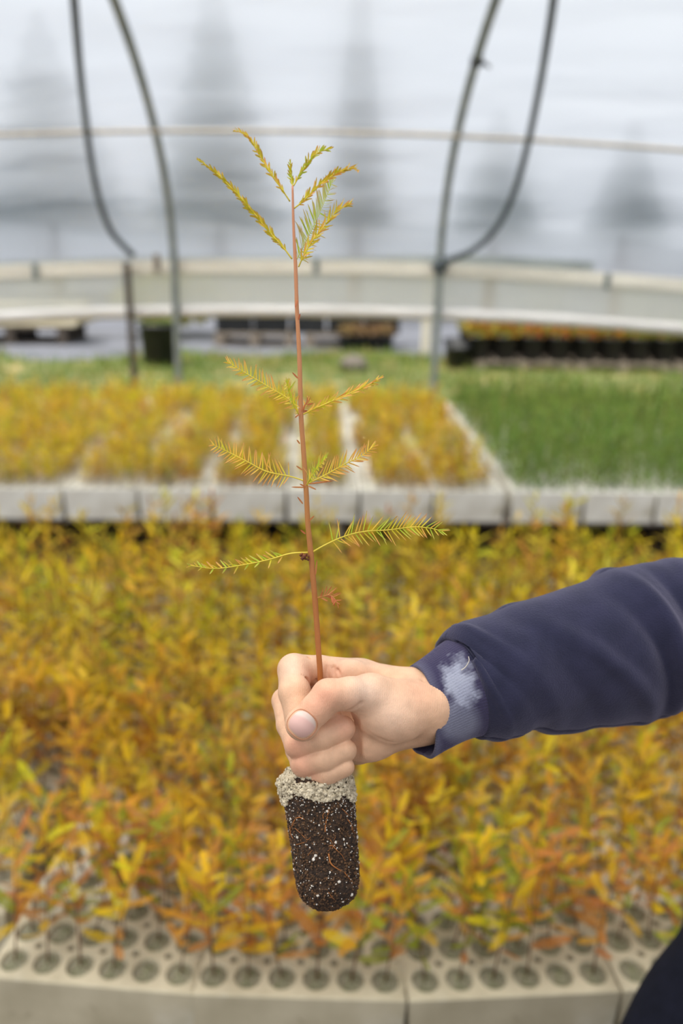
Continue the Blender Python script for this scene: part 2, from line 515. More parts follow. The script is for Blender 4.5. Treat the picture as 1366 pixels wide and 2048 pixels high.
# roll-up side: skirt film and rolled pipe
cur = empty('roll_up_curtain', (0, YW, 0))
tag(cur, 'pale plastic curtain rolled on a pipe below the white rail', 'curtain')
mb = MB(); nx, nz = 120, 8; vs = []
for j in range(nz + 1):
    for i in range(nx + 1):
        x = -5.2 + 10.4 * i / nx
        z = z_rail - 0.05 + (z_pipe - z_rail + 0.05) * j / nz + sag(x)
        vs.append((x, 0.06 + 0.012 * noise.noise(V((x * 2.5, z * 2, 0))), z))
mb.add(vs, [(j * (nx + 1) + i, j * (nx + 1) + i + 1, (j + 1) * (nx + 1) + i + 1, (j + 1) * (nx + 1) + i) for j in range(nz) for i in range(nx)])
mb.build('curtain_film', M['skirt'], cur, smooth=True)
M['roll'] = mat('rolled_film', (214, 210, 206), (192, 188, 182), 0.5, 5, stretch=(0.6, 4, 4))
MB().tube([(x, 0.06, z_pipe + sag(x)) for x in np.linspace(-5.2, 5.2, 50)], [0.045 + 0.004 * noise.noise(V((x * 3, 0, 0))) for x in np.linspace(-5.2, 5.2, 50)], 14).build('rolled_hem', M['roll'], cur, smooth=True)

# ------------------------------------------------------------------ seedling trays
TW, TL, TH = 0.352, 0.598, 0.16
NXC, NYC = 6, 9
PX, PY = 0.0570, 0.0648
RH, RV = 0.0238, 0.0070
RY = 1.10                        # the cell mouths are slightly oval
MX, MY = (TW - NXC * PX) / 2, (TL - NYC * PY) / 2
ZTOP = 0.38

def tray_mesh():
    mb = MB(); h2 = PX / 2
    def outer(a, corner_ok, hx, hy):
        c, s_ = math.cos(a), math.sin(a)
        t = min(hx / abs(c) if abs(c) > 1e-6 else 9, hy / abs(s_) if abs(s_) > 1e-6 else 9)
        sgx, sgy = (1 if c > 0 else -1), (1 if s_ > 0 else -1)
        notch = False
        if corner_ok(sgx, sgy):
            cx, cy = sgx * hx, sgy * hy
            bq = cx * c + cy * s_
            disc = bq * bq - (cx * cx + cy * cy - RV * RV)
            if disc > 0:
                t2 = bq - math.sqrt(disc)
                if t2 < t: t = t2; notch = True
        return (c * t, s_ * t), notch
    hx, hy = PX / 2, PY / 2
    base = [0, 15, 28, math.degrees(math.atan2(hy - RV, hx)) , 41, 45.5, 50, math.degrees(math.atan2(hy, hx - RV)), 62, 75]
    angs = []
    for q in range(4):
        for i, b in enumerate(base):
            if q % 2 == 0: angs.append(R(b + 90 * q))
            else: angs.append(R(90 * q + (90 - base[-i]) if i else 90 * q))
    angs = sorted(angs)
    n = len(angs)
    for i in range(NXC):
        for j in range(NYC):
            cx, cy = MX + PX * (i + .5), MY + PY * (j + .5)
            def ok(sx_, sy_, i=i, j=j):
                return 0 <= i + (sx_ - 1) // 2 < NXC - 1 and 0 <= j + (sy_ - 1) // 2 < NYC - 1
            vs = []; notches = []
            for a in angs:
                (ox, oy), nf = outer(a, ok, hx, hy)
                vs.append((cx + ox, cy + oy, TH)); notches.append(nf)
            for a in angs: vs.append((cx + RH * math.cos(a), cy + RY * RH * math.sin(a), TH))
            for a in angs: vs.append((cx + (RH - .0012) * math.cos(a), cy + RY * (RH - .0012) * math.sin(a), TH - .0015))
            for a in angs: vs.append((cx + (RH - .003) * math.cos(a), cy + RY * (RH - .003) * math.sin(a), TH - .03))
            for k, a in enumerate(angs):
                vs.append((vs[k][0], vs[k][1], TH - .03))
            fs = []
            for k in range(n):
                k2 = (k + 1) % n
                fs.append((k, k2, n + k2, n + k))
                fs.append((n + k, n + k2, 2 * n + k2, 2 * n + k))
                fs.append((2 * n + k, 2 * n + k2, 3 * n + k2, 3 * n + k))
                if notches[k] or notches[k2]:
                    fs.append((k2, k, 4 * n + k, 4 * n + k2))
            fs = [f[::-1] if False else f for f in fs]
            mb.add(vs, fs)
    # rim around the grid, sides, bottom
    x0, y0, x1, y1 = MX, MY, TW - MX, TL - MY
    vs = [(x0, y0, TH), (x1, y0, TH), (x1, y1, TH), (x0, y1, TH), (0.002, 0.002, TH), (TW - .002, 0.002, TH), (TW - .002, TL - .002, TH), (0.002, TL - .002, TH),
          (0, 0, TH - .003), (TW, 0, TH - .003), (TW, TL, TH - .003), (0, TL, TH - .003), (.008, .008, 0), (TW - .008, .008, 0), (TW - .008, TL - .008, 0), (.008, TL - .008, 0)]
    fs = []
    for a in (0, 4, 8):
        for k in range(4):
            k2 = (k + 1) % 4
            fs.append((a + 4 + k, a + 4 + k2, a + k2, a + k))
    fs.append((15, 14, 13, 12))
    # a floor just under the vents so they read dark and closed
    mb.add(vs, fs)
    mb.add([(.004, .004, TH - .031), (TW - .004, .004, TH - .031), (TW - .004, TL - .004, TH - .031), (.004, TL - .004, TH - .031)], [(0, 1, 2, 3)])
    return mb.mesh('seedling_tray', M['foam'])
TRAY = tray_mesh()
TRAY2 = TRAY.copy(); TRAY2.materials.clear(); TRAY2.materials.append(M['foam_bright'])

def plug_mb(seed, cx=0, cy=0, mb=None, lo=False):
    mb = mb or MB()
    n = 10 if lo else 16
    rr = (0, .5, 1.0) if lo else (0, .25, .5, .75, 1.0)
    vs = [(cx, cy, TH - 0.0035 + 0.003 * noise.noise(V((seed * 3.1, 0, 0))))]
    for r in rr[1:]:
        for k in range(n):
            q = 2 * PI * k / n
            zz = TH - 0.0035 + 0.0045 * noise.noise(V((math.cos(q) * r * 2 + seed * 5.3, math.sin(q) * r * 2, seed))) - 0.003 * r
            vs.append((cx + r * (RH - .0016) * math.cos(q), cy + r * RY * (RH - .0016) * math.sin(q), zz))
    fs = [(0, 1 + k, 1 + (k + 1) % n) for k in range(n)]
    for j in range(len(rr) - 2):
        for k in range(n):
            k2 = (k + 1) % n
            fs.append((1 + j * n + k, 1 + (j + 1) * n + k, 1 + (j + 1) * n + k2, 1 + j * n + k2))
    mb.add(vs, fs)
    return mb
PLUGS = [plug_mb(s).mesh('potting_grit', M['grit'], True) for s in range(6)]
mbp = MB()
for i in range(NXC):
    for j in range(NYC):
        plug_mb(i * 10 + j, MX + PX * (i + .5), MY + PY * (j + .5), mbp, True)
PLUGS_ALL = mbp.mesh('potting_grit', M['grit'], True)

rng = random.Random(7)
cells_near, cells_far, cells_green = [], [], []     # (world point, yaw, row)

def place_tray(x, y, rz, label, group, detailed, cells, skipcol=None, z=ZTOP, me=None):
    t = link('seedling_tray', me or TRAY)
    t.location = (x, y, z - TH); t.rotation_euler = (0, 0, rz)
    tag(t, label, 'tray', group)
    mrot = Matrix.Rotation(rz, 3, 'Z')
    for i in range(NXC):
        for j in range(NYC):
            lx, ly = MX + PX * (i + .5), MY + PY * (j + .5)
            if detailed:
                o = link('potting_grit', PLUGS[rng.randrange(6)], t)
                o.location = (lx, ly, 0); 
            p = mrot @ V((lx, ly, 0)) + V((x, y, z - 0.008))
            if skipcol is not None and i in skipcol: continue
            cells.append(p)
    if not detailed:
        o = link('potting_grit', PLUGS_ALL, t); o['kind'] = 'stuff'
    return t

G1 = 'foam seedling trays of the near bed'
front_px = [(-35, 1953), (375, 1988), (814, 2002), (1244, 1982), (1675, 1950)]
fp = [at_z(px, py, ZTOP) for px, py in front_px]
flabels = ['dirty white foam tray at the front left corner of the near bed',
           'dirty white foam tray directly below the hanging root plug',
           'dirty white foam tray right of the tray below the root plug',
           'foam tray half hidden behind the dark trouser leg']
a = fp[0]
place_tray(a.x - TW - .012, a.y + .13, R(1.5), 'foam tray set back at the far left of the near bed', G1, False, cells_near)
for k in range(4):
    a, b = fp[k], fp[k + 1]
    rz = math.atan2(b.y - a.y, b.x - a.x)
    place_tray(a.x + 0.003, a.y, rz, flabels[k], G1, True, cells_near)
colx = [fp[0].x + i * 0.358 for i in range(-4, 10)]
NTH = ('first', 'second', 'third', 'fourth', 'fifth', 'sixth', 'seventh', 'eighth', 'ninth', 'tenth', 'eleventh', 'twelfth', 'thirteenth', 'fourteenth')
for r_ in range(1, 3):
    nth = -1
    for cx in colx:
        yb = fp[2].y + 0.002 + 0.607 * r_ + 0.01 * rng.random() - 0.012 * abs(cx)
        if any(in_view(V((cx + dx, yb + dy, ZTOP + dz)), 0.05) for dx in (0, TW) for dy in (0, TL) for dz in (0, .25)):
            nth += 1
            place_tray(cx + rng.uniform(-.002, .002), yb, R(rng.uniform(-.4, .4)),
                       'dirty foam tray in the %s row of the near bed, %s from the left' % (('', 'middle', 'back')[r_], NTH[nth]), G1, False, cells_near)

# far bed
Y2 = at_z(600, 980, ZTOP).y
xr = at_z(1030, 1003, ZTOP).x
print('far bed front y', Y2, 'right edge x', xr, 'z_rail', z_rail, 'z_pipe', z_pipe, 'hoops', hoop_x, fp)
G2 = 'foam seedling trays of the far bed'
ORD = ('first', 'second', 'third', 'fourth', 'fifth', 'sixth', 'seventh', 'eighth', 'ninth', 'tenth', 'eleventh', 'twelfth', 'thirteenth', 'fourteenth')
ORD_R = ('front', 'second', 'third', 'back')
for c in range(-9, 7):
    for r_ in range(4):
        x = xr + c * 0.362 - 0.0
        if c >= 0: x += 0.03
        y = Y2 + 0.606 * r_
        if any(in_view(V((x + dx, y + dy, ZTOP + dz)), 0.05) for dx in (0, TW) for dy in (0, TL) for dz in (0, .25)):
            green = c >= 0
            skip = None
            if not green:
                skip = []
                if rng.random() < 0.35: skip.append(5)
                if rng.random() < 0.2: skip.append(0)
                if c in (-3,) and r_ < 3: skip = [0, 5]
                if c == -1: skip.append(5)
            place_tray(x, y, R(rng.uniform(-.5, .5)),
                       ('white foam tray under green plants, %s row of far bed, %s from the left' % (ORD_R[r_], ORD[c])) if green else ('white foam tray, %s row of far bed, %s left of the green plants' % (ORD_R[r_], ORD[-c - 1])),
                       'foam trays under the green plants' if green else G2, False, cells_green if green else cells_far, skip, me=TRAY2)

# benches under the trays
def bench(x0, x1, y0, y1, label):
    b = empty('tray_bench', ((x0 + x1) / 2, (y0 + y1) / 2, 0))
    tag(b, label, 'bench')
    cx, cy = (x0 + x1) / 2, (y0 + y1) / 2
    zt = ZTOP - TH
    n = int((y1 - y0) / 0.2)
    me = MB().box((x0 - cx, -0.05, zt - 0.022), (x1 - cx, 0.05, zt - 0.001)).mesh('slat', M['greywood'])
    for i in range(n + 1):
        o = link('slat', me, b); o.location = (0, y0 - cy + 0.06 + (y1 - y0 - 0.12) * i / n, 0)
    k = 5
    me = MB().box((-0.03, y0 - cy + .02, zt - 0.10), (0.03, y1 - cy - .02, zt - 0.022)).mesh('joist', M['greywood'])
    ml = MB().box((-0.04, -0.04, 0), (0.04, 0.04, zt - 0.10)).mesh('leg', M['greywood'])
    for i in range(k):
        xx = x0 - cx + 0.1 + (x1 - x0 - 0.2) * i / (k - 1)
        o = link('joist', me, b); o.location = (xx, 0, 0)
        for yy in (y0 - cy + 0.12, 0, y1 - cy - 0.12):
            o = link('leg', ml, b); o.location = (xx, yy, 0)
bench(-2.0, 2.3, fp[2].y + .04, fp[2].y + 1.80, 'low slatted wooden bench under the near bed')
bench(-3.9, 4.1, Y2 + .02, Y2 + 2.42, 'low slatted wooden bench under the far bed')

# ------------------------------------------------------------------ background seedlings
PAL = [((232, 192, 30), 32), ((214, 158, 48), 26), ((196, 130, 60), 14), ((212, 200, 34), 20), ((146, 154, 40), 14), ((240, 212, 80), 6), ((176, 116, 66), 9)]
PAL = [(np.array(lin(c)), w_) for c, w_ in PAL]
GPAL = [(np.array(lin(c)), w_) for c, w_ in [((126, 156, 68), 30), ((104, 138, 62), 25), ((146, 172, 80), 20), ((170, 186, 98), 10), ((86, 120, 58), 15)]]
def pick(pal, rg):
    t = rg.random() * sum(w_ for _, w_ in pal)
    for c, w_ in pal:
        t -= w_
        if t <= 0: return c
    return pal[-1][0]

def spray_arrays(L, wid, rg, fine=True, droop=0.25):
    """a feathery leaf spray along +X, curving; returns verts, tris"""
    vs = []; ts = []
    n = 14 if fine else 4
    cur = rg.uniform(-droop, droop)
    def spine(t):
        return np.array([L * t, 0, L * cur * t * t])
    if fine:
        for i in range(n + 1):
            t = 0.06 + 0.94 * i / n
            prof = wid * (math.sin(PI * min(1, 0.12 + 0.88 * t)) ** 0.6) * 0.5 + 0.0008
            p = spine(t)
            for sd in (-1, 1):
                d = np.array([0.62, sd * 0.78, rg.uniform(-.12, .22)])
                tip = p + d * prof * 1.25
                wv = np.array([0.0014 + L * 0.012, 0, 0])
                b = len(vs)
                mid = p + d * prof * 0.65
                vs += [p - wv * .7, mid + wv * .9, tip, mid - wv * 0.9]
                ts += [(b, b + 1, b + 2), (b, b + 2, b + 3)]
        b = len(vs)
        for t in (0, .5, 1):
            p = spine(t); vs += [p + np.array([0, .0006, .0003]), p - np.array([0, .0006, 0])]
        ts += [(b, b + 1, b + 3), (b, b + 3, b + 2), (b + 2, b + 3, b + 5), (b + 2, b + 5, b + 4)]
    else:
        prev = None
        for i in range(n + 1):
            t = i / n
            hw = wid * 0.40 * (math.sin(PI * (0.08 + 0.9 * t)) ** 0.8)
            p = spine(t)
            b = len(vs)
            vs += [p + np.array([0, hw, 0.3 * hw]), p - np.array([0, hw, -0.3 * hw])]
            if i: ts += [(b - 2, b - 1, b + 1), (b - 2, b + 1, b)]
    return np.array(vs), np.array(ts)

rg = random.Random(11)
SPR_A = [spray_arrays(1.0 * .045, .013, rg, True) for _ in range(6)]
SPR_B = [spray_arrays(1.0 * .045, .012, rg, False) for _ in range(8)]

def rot_mat(az, el, roll):
    return np.array((Matrix.Rotation(az, 3, 'Z') @ Matrix.Rotation(-el, 3, 'Y') @ Matrix.Rotation(roll, 3, 'X')))

def seedling_plan(rg, h, green=False, bare=0.16):
    """stem polyline + list of (pos, rotation, scale, colour)"""
    lean = V((rg.gauss(0, .09), rg.gauss(0, .09), 0))
    bend = V((rg.gauss(0, .05), rg.gauss(0, .05), 0))
    stem = [V((0, 0, h * t)) + lean * h * t + bend * h * t * t for t in (0, .2, .4, .6, .8, 1.0)]
    base = pick(GPAL if green else PAL, rg)
    sprays = []
    n = rg.randint(20, 27) if not green else rg.randint(22, 28)
    ga = rg.random() * 6
    for i in range(n):
        t = bare + (1 - bare) * (i + rg.random() * .6) / n
        p = V((0, 0, h * t)) + lean * h * t + bend * h * t * t
        az = ga + i * 2.4 + rg.gauss(0, .3)
        el = (R(62) if green else R(rg.uniform(5, 50))) * (0.6 + 0.5 * t)
        s = (0.85 + 0.75 * rg.random()) * (1.15 - 0.45 * t) * (h / 0.25) ** 0.5
        if green: s *= 0.8
        c = base * (0.55) + pick(GPAL if green else PAL, rg) * 0.45
        if not green and t < .45 and rg.random() < .5: c = c * np.array([.8, .62, .7])
        c = c * rg.uniform(.66, 1.16)
        sprays.append((np.array(p), rot_mat(az, min(el, 1.45), rg.uniform(-.5, .5)), s, c))
    sprays.append((np.array(stem[-1]), rot_mat(rg.random() * 6, 1.3, 0), .7, base * 1.1))
    return stem, sprays

def stem_mesh(stem, nm='seedling', col=(104, 62, 40), r=0.0017, n=5):
    return MB().tube(stem, [r * (1 - .6 * i / (len(stem) - 1)) for i in range(len(stem))], n).mesh(nm, M['bark'], True)

def foliage_arrays(plan, lib, rg):
    VV, TT, CC = [], [], []; b = 0
    for p, m_, s, c in plan[1]:
        v, t = lib[rg.randrange(len(lib))]
        v2 = (v * s) @ m_.T + p
        VV.append(v2); TT.append(t + b); CC.append(np.tile(c, (len(v), 1))); b += len(v)
    return np.vstack(VV), np.vstack(TT), np.vstack(CC)

def stem_tris(stem, r=0.0016):
    pts = [np.array(p) for p in stem[::2]] + [np.array(stem[-1])]
    vs = []; ts = []
    for i, p in enumerate(pts):
        q = r * (1 - .5 * i / len(pts))
        for k in range(3):
            a = 2 * PI * k / 3
            vs.append(p + np.array([q * math.cos(a), q * math.sin(a), 0]))
    for i in range(len(pts) - 1):
        for k in range(3):
            k2 = (k + 1) % 3
            ts += [(i * 3 + k, i * 3 + k2, (i + 1) * 3 + k2), (i * 3 + k, (i + 1) * 3 + k2, (i + 1) * 3 + k)]
    c = np.tile(np.array(lin((120, 76, 46))), (len(vs), 1))
    return np.array(vs), np.array(ts), c

rg = random.Random(5)
PLANS = [seedling_plan(rg, .235, False, .25) for _ in range(16)]
STEMS = [stem_mesh(p[0]) for p in PLANS]
FOLS = []
for p in PLANS:
    v, t, c = foliage_arrays(p, SPR_A, rg)
    FOLS.append(arr_mesh('foliage', v, t, c, M['leaf']))
# spray meshes in a set of colours for the nearest plants
SPR_MESH = []
for k in range(14):
    v, t = SPR_A[k % 6]
    c = pick(PAL, rg) * rg.uniform(.85, 1.15)
    SPR_MESH.append((arr_mesh('leaf_spray', v, t, np.tile(c, (len(v), 1)), M['leaf']), c))

def view_depth(p): return (p - CAM).dot(FWD)
cells_near.sort(key=view_depth)
near = [p for p in cells_near if in_view(p + V((0, 0, .12)), .10)]
rng2 = random.Random(21)
kept = [p for p in near if rng2.random() > 0.07]
ind, rest = kept[:300], kept[300:]
GS = 'yellow and orange cypress seedlings in the near bed'
for n_, p in enumerate(ind):
    k = rng2.randrange(16)
    s = rng2.uniform(.82, 1.18)
    o = link('cypress_seedling', STEMS[k])
    o.location = p; o.rotation_euler = (rng2.gauss(0, .04), rng2.gauss(0, .04), rng2.random() * 6.28); o.scale = (s, s, s)
    tag(o, 'small feathery yellow-orange cypress seedling standing in a foam tray of the near bed', 'seedling', GS)
    if n_ < 56:
        for (pp, m_, sc_, c_) in PLANS[k][1]:
            if rng2.random() < .2: continue
            best = min(SPR_MESH, key=lambda q: float(np.abs(q[1] - c_).sum()) + rng2.random() * .25)
            q = link('leaf_spray', best[0], o)
            q.matrix_local = Matrix.Translation(V(pp)) @ Matrix(m_.tolist()).to_4x4() @ Matrix.Scale(sc_ * 1.05, 4)
    else:
        link('foliage', FOLS[k], o)['kind'] = 'stuff'

def mass(name, pts, green, hfun, label, cat, lib, seed, bare):
    rgm = random.Random(seed); prng = np.random.RandomState(seed)
    protos = []
    for _ in range(26):
        pl = seedling_plan(rgm, .25, green, bare)
        v, t, c = foliage_arrays(pl, lib, rgm)
        v2, t2, c2 = stem_tris(pl[0])
        protos.append((np.vstack([v, v2]), np.vstack([t, t2 + len(v)]), np.vstack([c, c2])))
    VV, TT, CC = [], [], []; b = 0
    for p in pts:
        v, t, c = protos[prng.randint(len(protos))]
        a = prng.rand() * 6.28; s = hfun(p, prng) / .25
        ca, sa = math.cos(a), math.sin(a)
        wd = max(s, .95)
        v2 = v * np.array([wd, wd, s])
        v2 = v2 @ np.array([[ca, sa, 0], [-sa, ca, 0], [0, 0, 1]]) + np.array(p)
        cc = c * np.array([1 + prng.uniform(-.12, .12), 1 + prng.uniform(-.1, .1), 1]) * prng.uniform(.85, 1.12)
        VV.append(v2); TT.append(t + b); CC.append(cc); b += len(v)
    me = arr_mesh(name, np.vstack(VV), np.vstack(TT), np.vstack(CC), M['gleaf'] if green else M['leaf'])
    o = link(name, me)
    return tag(o, label, cat, kind='stuff')

far = [p for p in cells_far if in_view(p, .1)]
rest = [p for p in rest]
def hn(p, pr):
    return (.14 + .03 * pr.randn()) if p.y > Y2 - .1 else (max(.12, .185 + .04 * pr.randn()) if pr.rand() > .17 else .3 + .04 * pr.rand())
mass('seedlings', [p for p in rest + far if rng2.random() > .04], False, hn,
     'dense orange and yellow cypress seedlings filling both beds behind', 'seedlings', SPR_B, 3, .22)

greens = sorted([p for p in cells_green if in_view(p + V((0, 0, .1)), .1)], key=view_depth)
GP = []
for _ in range(8):
    pl = seedling_plan(rg, .26, True, .0)
    v, t, c = foliage_arrays(pl, SPR_B, rg)
    GP.append((stem_mesh(pl[0], 'sapling'), arr_mesh('foliage', v, t, c, M['gleaf'])))
for p in greens[:300]:
    s_, f_ = GP[rng2.randrange(8)]
    o = link('green_sapling', s_); s = rng2.uniform(.8, 1.02)
    o.location = p; o.rotation_euler = (0, 0, rng2.random() * 6.28); o.scale = (s, s, s)
    tag(o, 'bushy dark green sapling in the right part of the far bed', 'sapling', 'green saplings at the front of the far bed')
    link('foliage', f_, o)['kind'] = 'stuff'
mass('green_saplings', greens[300:], True, lambda p, pr: .205 + .03 * pr.randn(),
     'bushy green saplings filling the back right of the far bed', 'saplings', SPR_B, 4, .08)

# ------------------------------------------------------------------ outside: grass, pots, pallets
prng = np.random.RandomState(2)
VV, TT, CC = [], [], []; b = 0
gc = [np.array(lin(c)) for c in ((122, 134, 54), (100, 130, 50), (134, 140, 66), (84, 112, 48), (168, 146, 92), (132, 152, 58))]
for i in range(24000):
    x = prng.uniform(-5.2, 5.6); y = prng.uniform(7.5, 13.9)
    if y > verge_edge(x) + .1: continue
    dens = noise.noise(V((x * .7, y * .5, 0)))
    if dens < -.25 and prng.rand() < .6: continue
    hh = (.05 + .07 * prng.rand()) * (1 + .6 * max(0, dens))
    a = prng.rand() * 6.28; w_ = .006 + .006 * prng.rand()
    dx, dy = math.cos(a) * w_, math.sin(a) * w_
    lx, ly = prng.uniform(-.04, .04, 2)
    VV.append([[x - dx, y - dy, .02], [x + dx, y + dy, .02], [x + lx, y + ly, .03 + hh]])
    TT.append([b, b + 1, b + 2]); b += 3
    ci = int((noise.noise(V((x * .9 + 7, y * .9, 2))) + .5) * 5.99 + prng.uniform(-1.5, 1.5))
    CC += [gc[min(5, max(0, ci))]] * 3
o = link('grass', arr_mesh('grass', np.array(VV).reshape(-1, 3), np.array(TT), np.array(CC), M['gleaf']))
tag(o, 'rough green and straw coloured grass just beyond the greenhouse wall', 'grass', kind='stuff')

def bush_mesh(seed, rx, rz_, pal, n, ls=.05, name='foliage', cone=False):
    pr = np.random.RandomState(seed)
    VV, TT, CC = [], [], []; b = 0
    for i in range(n):
        if cone:
            t = pr.rand() ** 1.3; z = t * rz_ * 2
            r = rx * (1 - t) * (0.75 + .35 * pr.rand()) * (0.8 + .2 * math.sin(t * 60)); a = pr.rand() * 6.28
            p = np.array([r * math.cos(a), r * math.sin(a), z])
        else:
            d = pr.randn(3); d /= np.linalg.norm(d)
            p = d * np.array([rx, rx, rz_]) * (.55 + .5 * pr.rand())
        u = pr.randn(3); u /= np.linalg.norm(u); v = pr.randn(3); v /= np.linalg.norm(v)
        s = ls * (0.6 + .8 * pr.rand())
        VV += [p - u * s, p + v * s * .45, p + u * s, p - v * s * .45]
        TT += [(b, b + 1, b + 2), (b, b + 2, b + 3)]; b += 4
        c = np.array(lin(pal[pr.randint(len(pal))])) * pr.uniform(.7, 1.2)
        CC += [c] * 4
    return arr_mesh(name, np.array(VV), np.array(TT), np.array(CC), M['gleaf'])

def pot_mesh(r, h):
    return MB().lathe([(r * .78, 0), (r * .96, h * .9), (r * 1.06, h * .9), (r * 1.06, h), (r * .95, h), (r * .93, h * .93), (0.001, h * .92)], 24).mesh('pot', M['blackplastic'], True)

# big black tub with a bushy shrub
pb = at_z(320, 733, 0.03)
tub = link('tub', pot_mesh(.235, .52)); tub.name = 'planted_tub'
tub.location = pb
tag(tub, 'large black plastic tub with a yellow-green shrub behind the grey hoop post', 'tub')
o = link('foliage', bush_mesh(6, .2, .1, [(120, 132, 60), (90, 110, 60), (150, 150, 70)], 300, .04), tub); o.location = (0, 0, .56); o['kind'] = 'stuff'
sb = at_z(345, 672, 0.0)
sh_ = link('shrub', MB().tube([(0, 0, 0), (.02, .05, .3), (.03, .1, .6)], [.03, .02, .01], 8).mesh('shrub', M['bark'])); sh_.location = sb
tag(sh_, 'low spreading yellow-green shrub behind the black tub', 'shrub')
o = link('foliage', bush_mesh(5, .95, .42, [(178, 172, 46), (150, 154, 50), (196, 184, 66), (112, 130, 56)], 3000, .06), sh_); o.location = (0, 0, .6); o['kind'] = 'stuff'
MB().tube([(0, 0, .45), (.02, .02, .5), (.03, .03, .6)], [.02, .016, .01], 8).build('trunk', M['bark'], tub)

# pallets and rows of black pots
def pallet(x0, y0, wx, wy, z0, label, m=None, nsl=7, h=.13):
    m = m or M['greywood']
    t = empty('pallet', (x0, y0, z0)); tag(t, label, 'pallet')
    me = MB().box((0, 0, h - .022), (wx / nsl * .72, wy, h)).mesh('slat', m)
    for i in range(nsl):
        o = link('slat', me, t); o.location = (wx / nsl * i + wx / nsl * .14, 0, 0)
    mc = MB().box((0, -.0, h - .045), (wx, .09, h - .022)).mesh('stringer', m)
    mbk = MB().box((0, 0, .02), (.14, .1, h - .045)).mesh('block', m)
    mbb = MB().box((0, 0, 0), (wx, .1, .02)).mesh('bottom_board', m)
    for yy in (0, wy / 2 - .045, wy - .09):
        o = link('stringer', mc, t); o.location = (0, yy, 0)
        o = link('bottom_board', mbb, t); o.location = (0, yy, 0)
        for xx in (0, wx / 2 - .07, wx - .14):
            o = link('block', mbk, t); o.location = (xx, yy, 0)
    return t
POT = pot_mesh(.15, .30)
POTS = pot_mesh(.11, .2)
opal = [(204, 150, 40), (190, 160, 50), (196, 106, 70), (140, 140, 50), (110, 120, 50)]
ypal = [(150, 158, 50), (120, 140, 50), (172, 170, 60), (196, 150, 60)]
FB = [bush_mesh(20 + k, .17, .13, opal if k < 3 else ypal, 240, .045) for k in range(5)]
# right group
yR = at_z(1140, 744, 0.03).y
xL = at_z(905, 735, 0.03).x; 
wR = 1.2
names_r = ['grey pallet behind the right hoop post under black pots', 'grey wooden pallet in the middle of the right pot row', 'grey wooden pallet under black pots near the right edge']
for k in range(3):
    pallet(xL + .25 + k * 1.25, yR, wR, 1.0, .02, names_r[k])
nn = 0
for k in range(11):
    for j in range(3):
        x = xL + .30 + k * .335 + (.08 if j % 2 else 0); y = yR + .17 + j * .33
        o = link('nursery_pot', POT); o.location = (x, y, .15)
        tag(o, ('black nursery pot with autumn leaves, %s from the left in the front pot row' % NTH[k]) if j == 0 else 'black nursery pot with autumn leaves in the rows behind on the right pallets', 'pot', 'black pots on the right pallets')
        f = link('foliage', FB[min(4, max(0, int(k / 2.6 + rng2.uniform(-.6, .9))))], o); f.location = (0, 0, .36); f['kind'] = 'stuff'
# pots lying at the left of the right group
for k in range(3):
    o = link('nursery_pot', POT); o.location = (xL + .02 + .05 * k, yR + .1 + .42 * k, .02)
    tag(o, 'empty black nursery pot right of the hoop post, %s from the front' % NTH[k], 'pot', 'empty black pots by the right pallets')
# middle group
yM = at_z(600, 695, 0.0).y
xM = at_z(418, 690, 0).x
for k, (dx, lab) in enumerate(((0.1, 'grey pallet left of the held stem under black crates'), (1.45, 'grey pallet right of the held stem under black crates'))):
    pallet(xM + dx, yM, 1.2, 1.0, .0, lab, M['greywood'], h=.2)
def crate_mesh():
    mb = MB(); W_, D_, H_ = .52, .4, .22
    mb.box((0, 0, 0), (W_, D_, .015))
    for z in (0.0, .075, .15):
        for a, b_ in (((0, 0), (W_, .012)), ((0, D_ - .012), (W_, D_)), ((0, 0), (.012, D_)), ((W_ - .012, 0), (W_, D_))):
            mb.box((a[0], a[1], z + .01), (b_[0], b_[1], z + .062))
    for x in (0, .25, W_ - .02):
        mb.box((x, -.003, 0), (x + .02, .015, H_)); mb.box((x, D_ - .015, 0), (x + .02, D_ + .003, H_))
    return mb.mesh('crate', M['blackplastic'])
CR = crate_mesh()
for k in range(5):
    for lev in range(2):
        if k == 2 and lev: continue
        o = link('plastic_crate', CR); o.location = (xM + .12 + k * .56 , yM + .1, .20 + .225 * lev)
        tag(o, '%s crate of the %s black crate stack behind the held stem, counting from the left' % (('bottom', 'top')[lev], ('first', 'second', 'third', 'fourth', 'fifth')[k]), 'crate', 'black crates behind the stem')
# dead plants in pots in front
for k in range(4):
    p = at_z(690 + 26 * k, 693, 0)
    o = link('nursery_pot', POTS); o.location = (p.x, p.y - .45, .02)
    tag(o, 'small black pot with dry brown leaves, %s from the left before the crates' % NTH[k], 'pot', 'small pots with dry plants')
    f = link('foliage', bush_mesh(50 + k, .13, .1, [(150, 124, 88), (120, 100, 70), (168, 140, 90)], 160, .035), o); f.location = (0, 0, .27); f['kind'] = 'stuff'
# left stack of pale boards on a dark pallet
yL = at_z(90, 690, 0.0).y
xl0 = at_z(-60, 690, 0).x; xl1 = at_z(150, 690, 0).x
pallet(xl0 - .3, yL, xl1 - xl0 + .2, 1.1, .0, 'dark weathered pallet at the left under pale boards', M['darkpost'], h=.27)
MBD = MB().box((0, 0, 0), (xl1 - xl0 + .35, .15, .035)).mesh('board', M['lightwood'])
for lev in range(8):
    for k in range(6):
        o = link('timber_board', MBD); o.location = (xl0 - .3 + rng2.uniform(-.03, .03), yL + .02 + k * .17, .272 + .037 * lev)
        tag(o, ('front board of the %s layer from the bottom in the pale stack at the left' % NTH[lev]) if k == 0 else 'pale weathered board hidden behind the front ones of the left stack', 'board', 'stacked pale boards at the left')
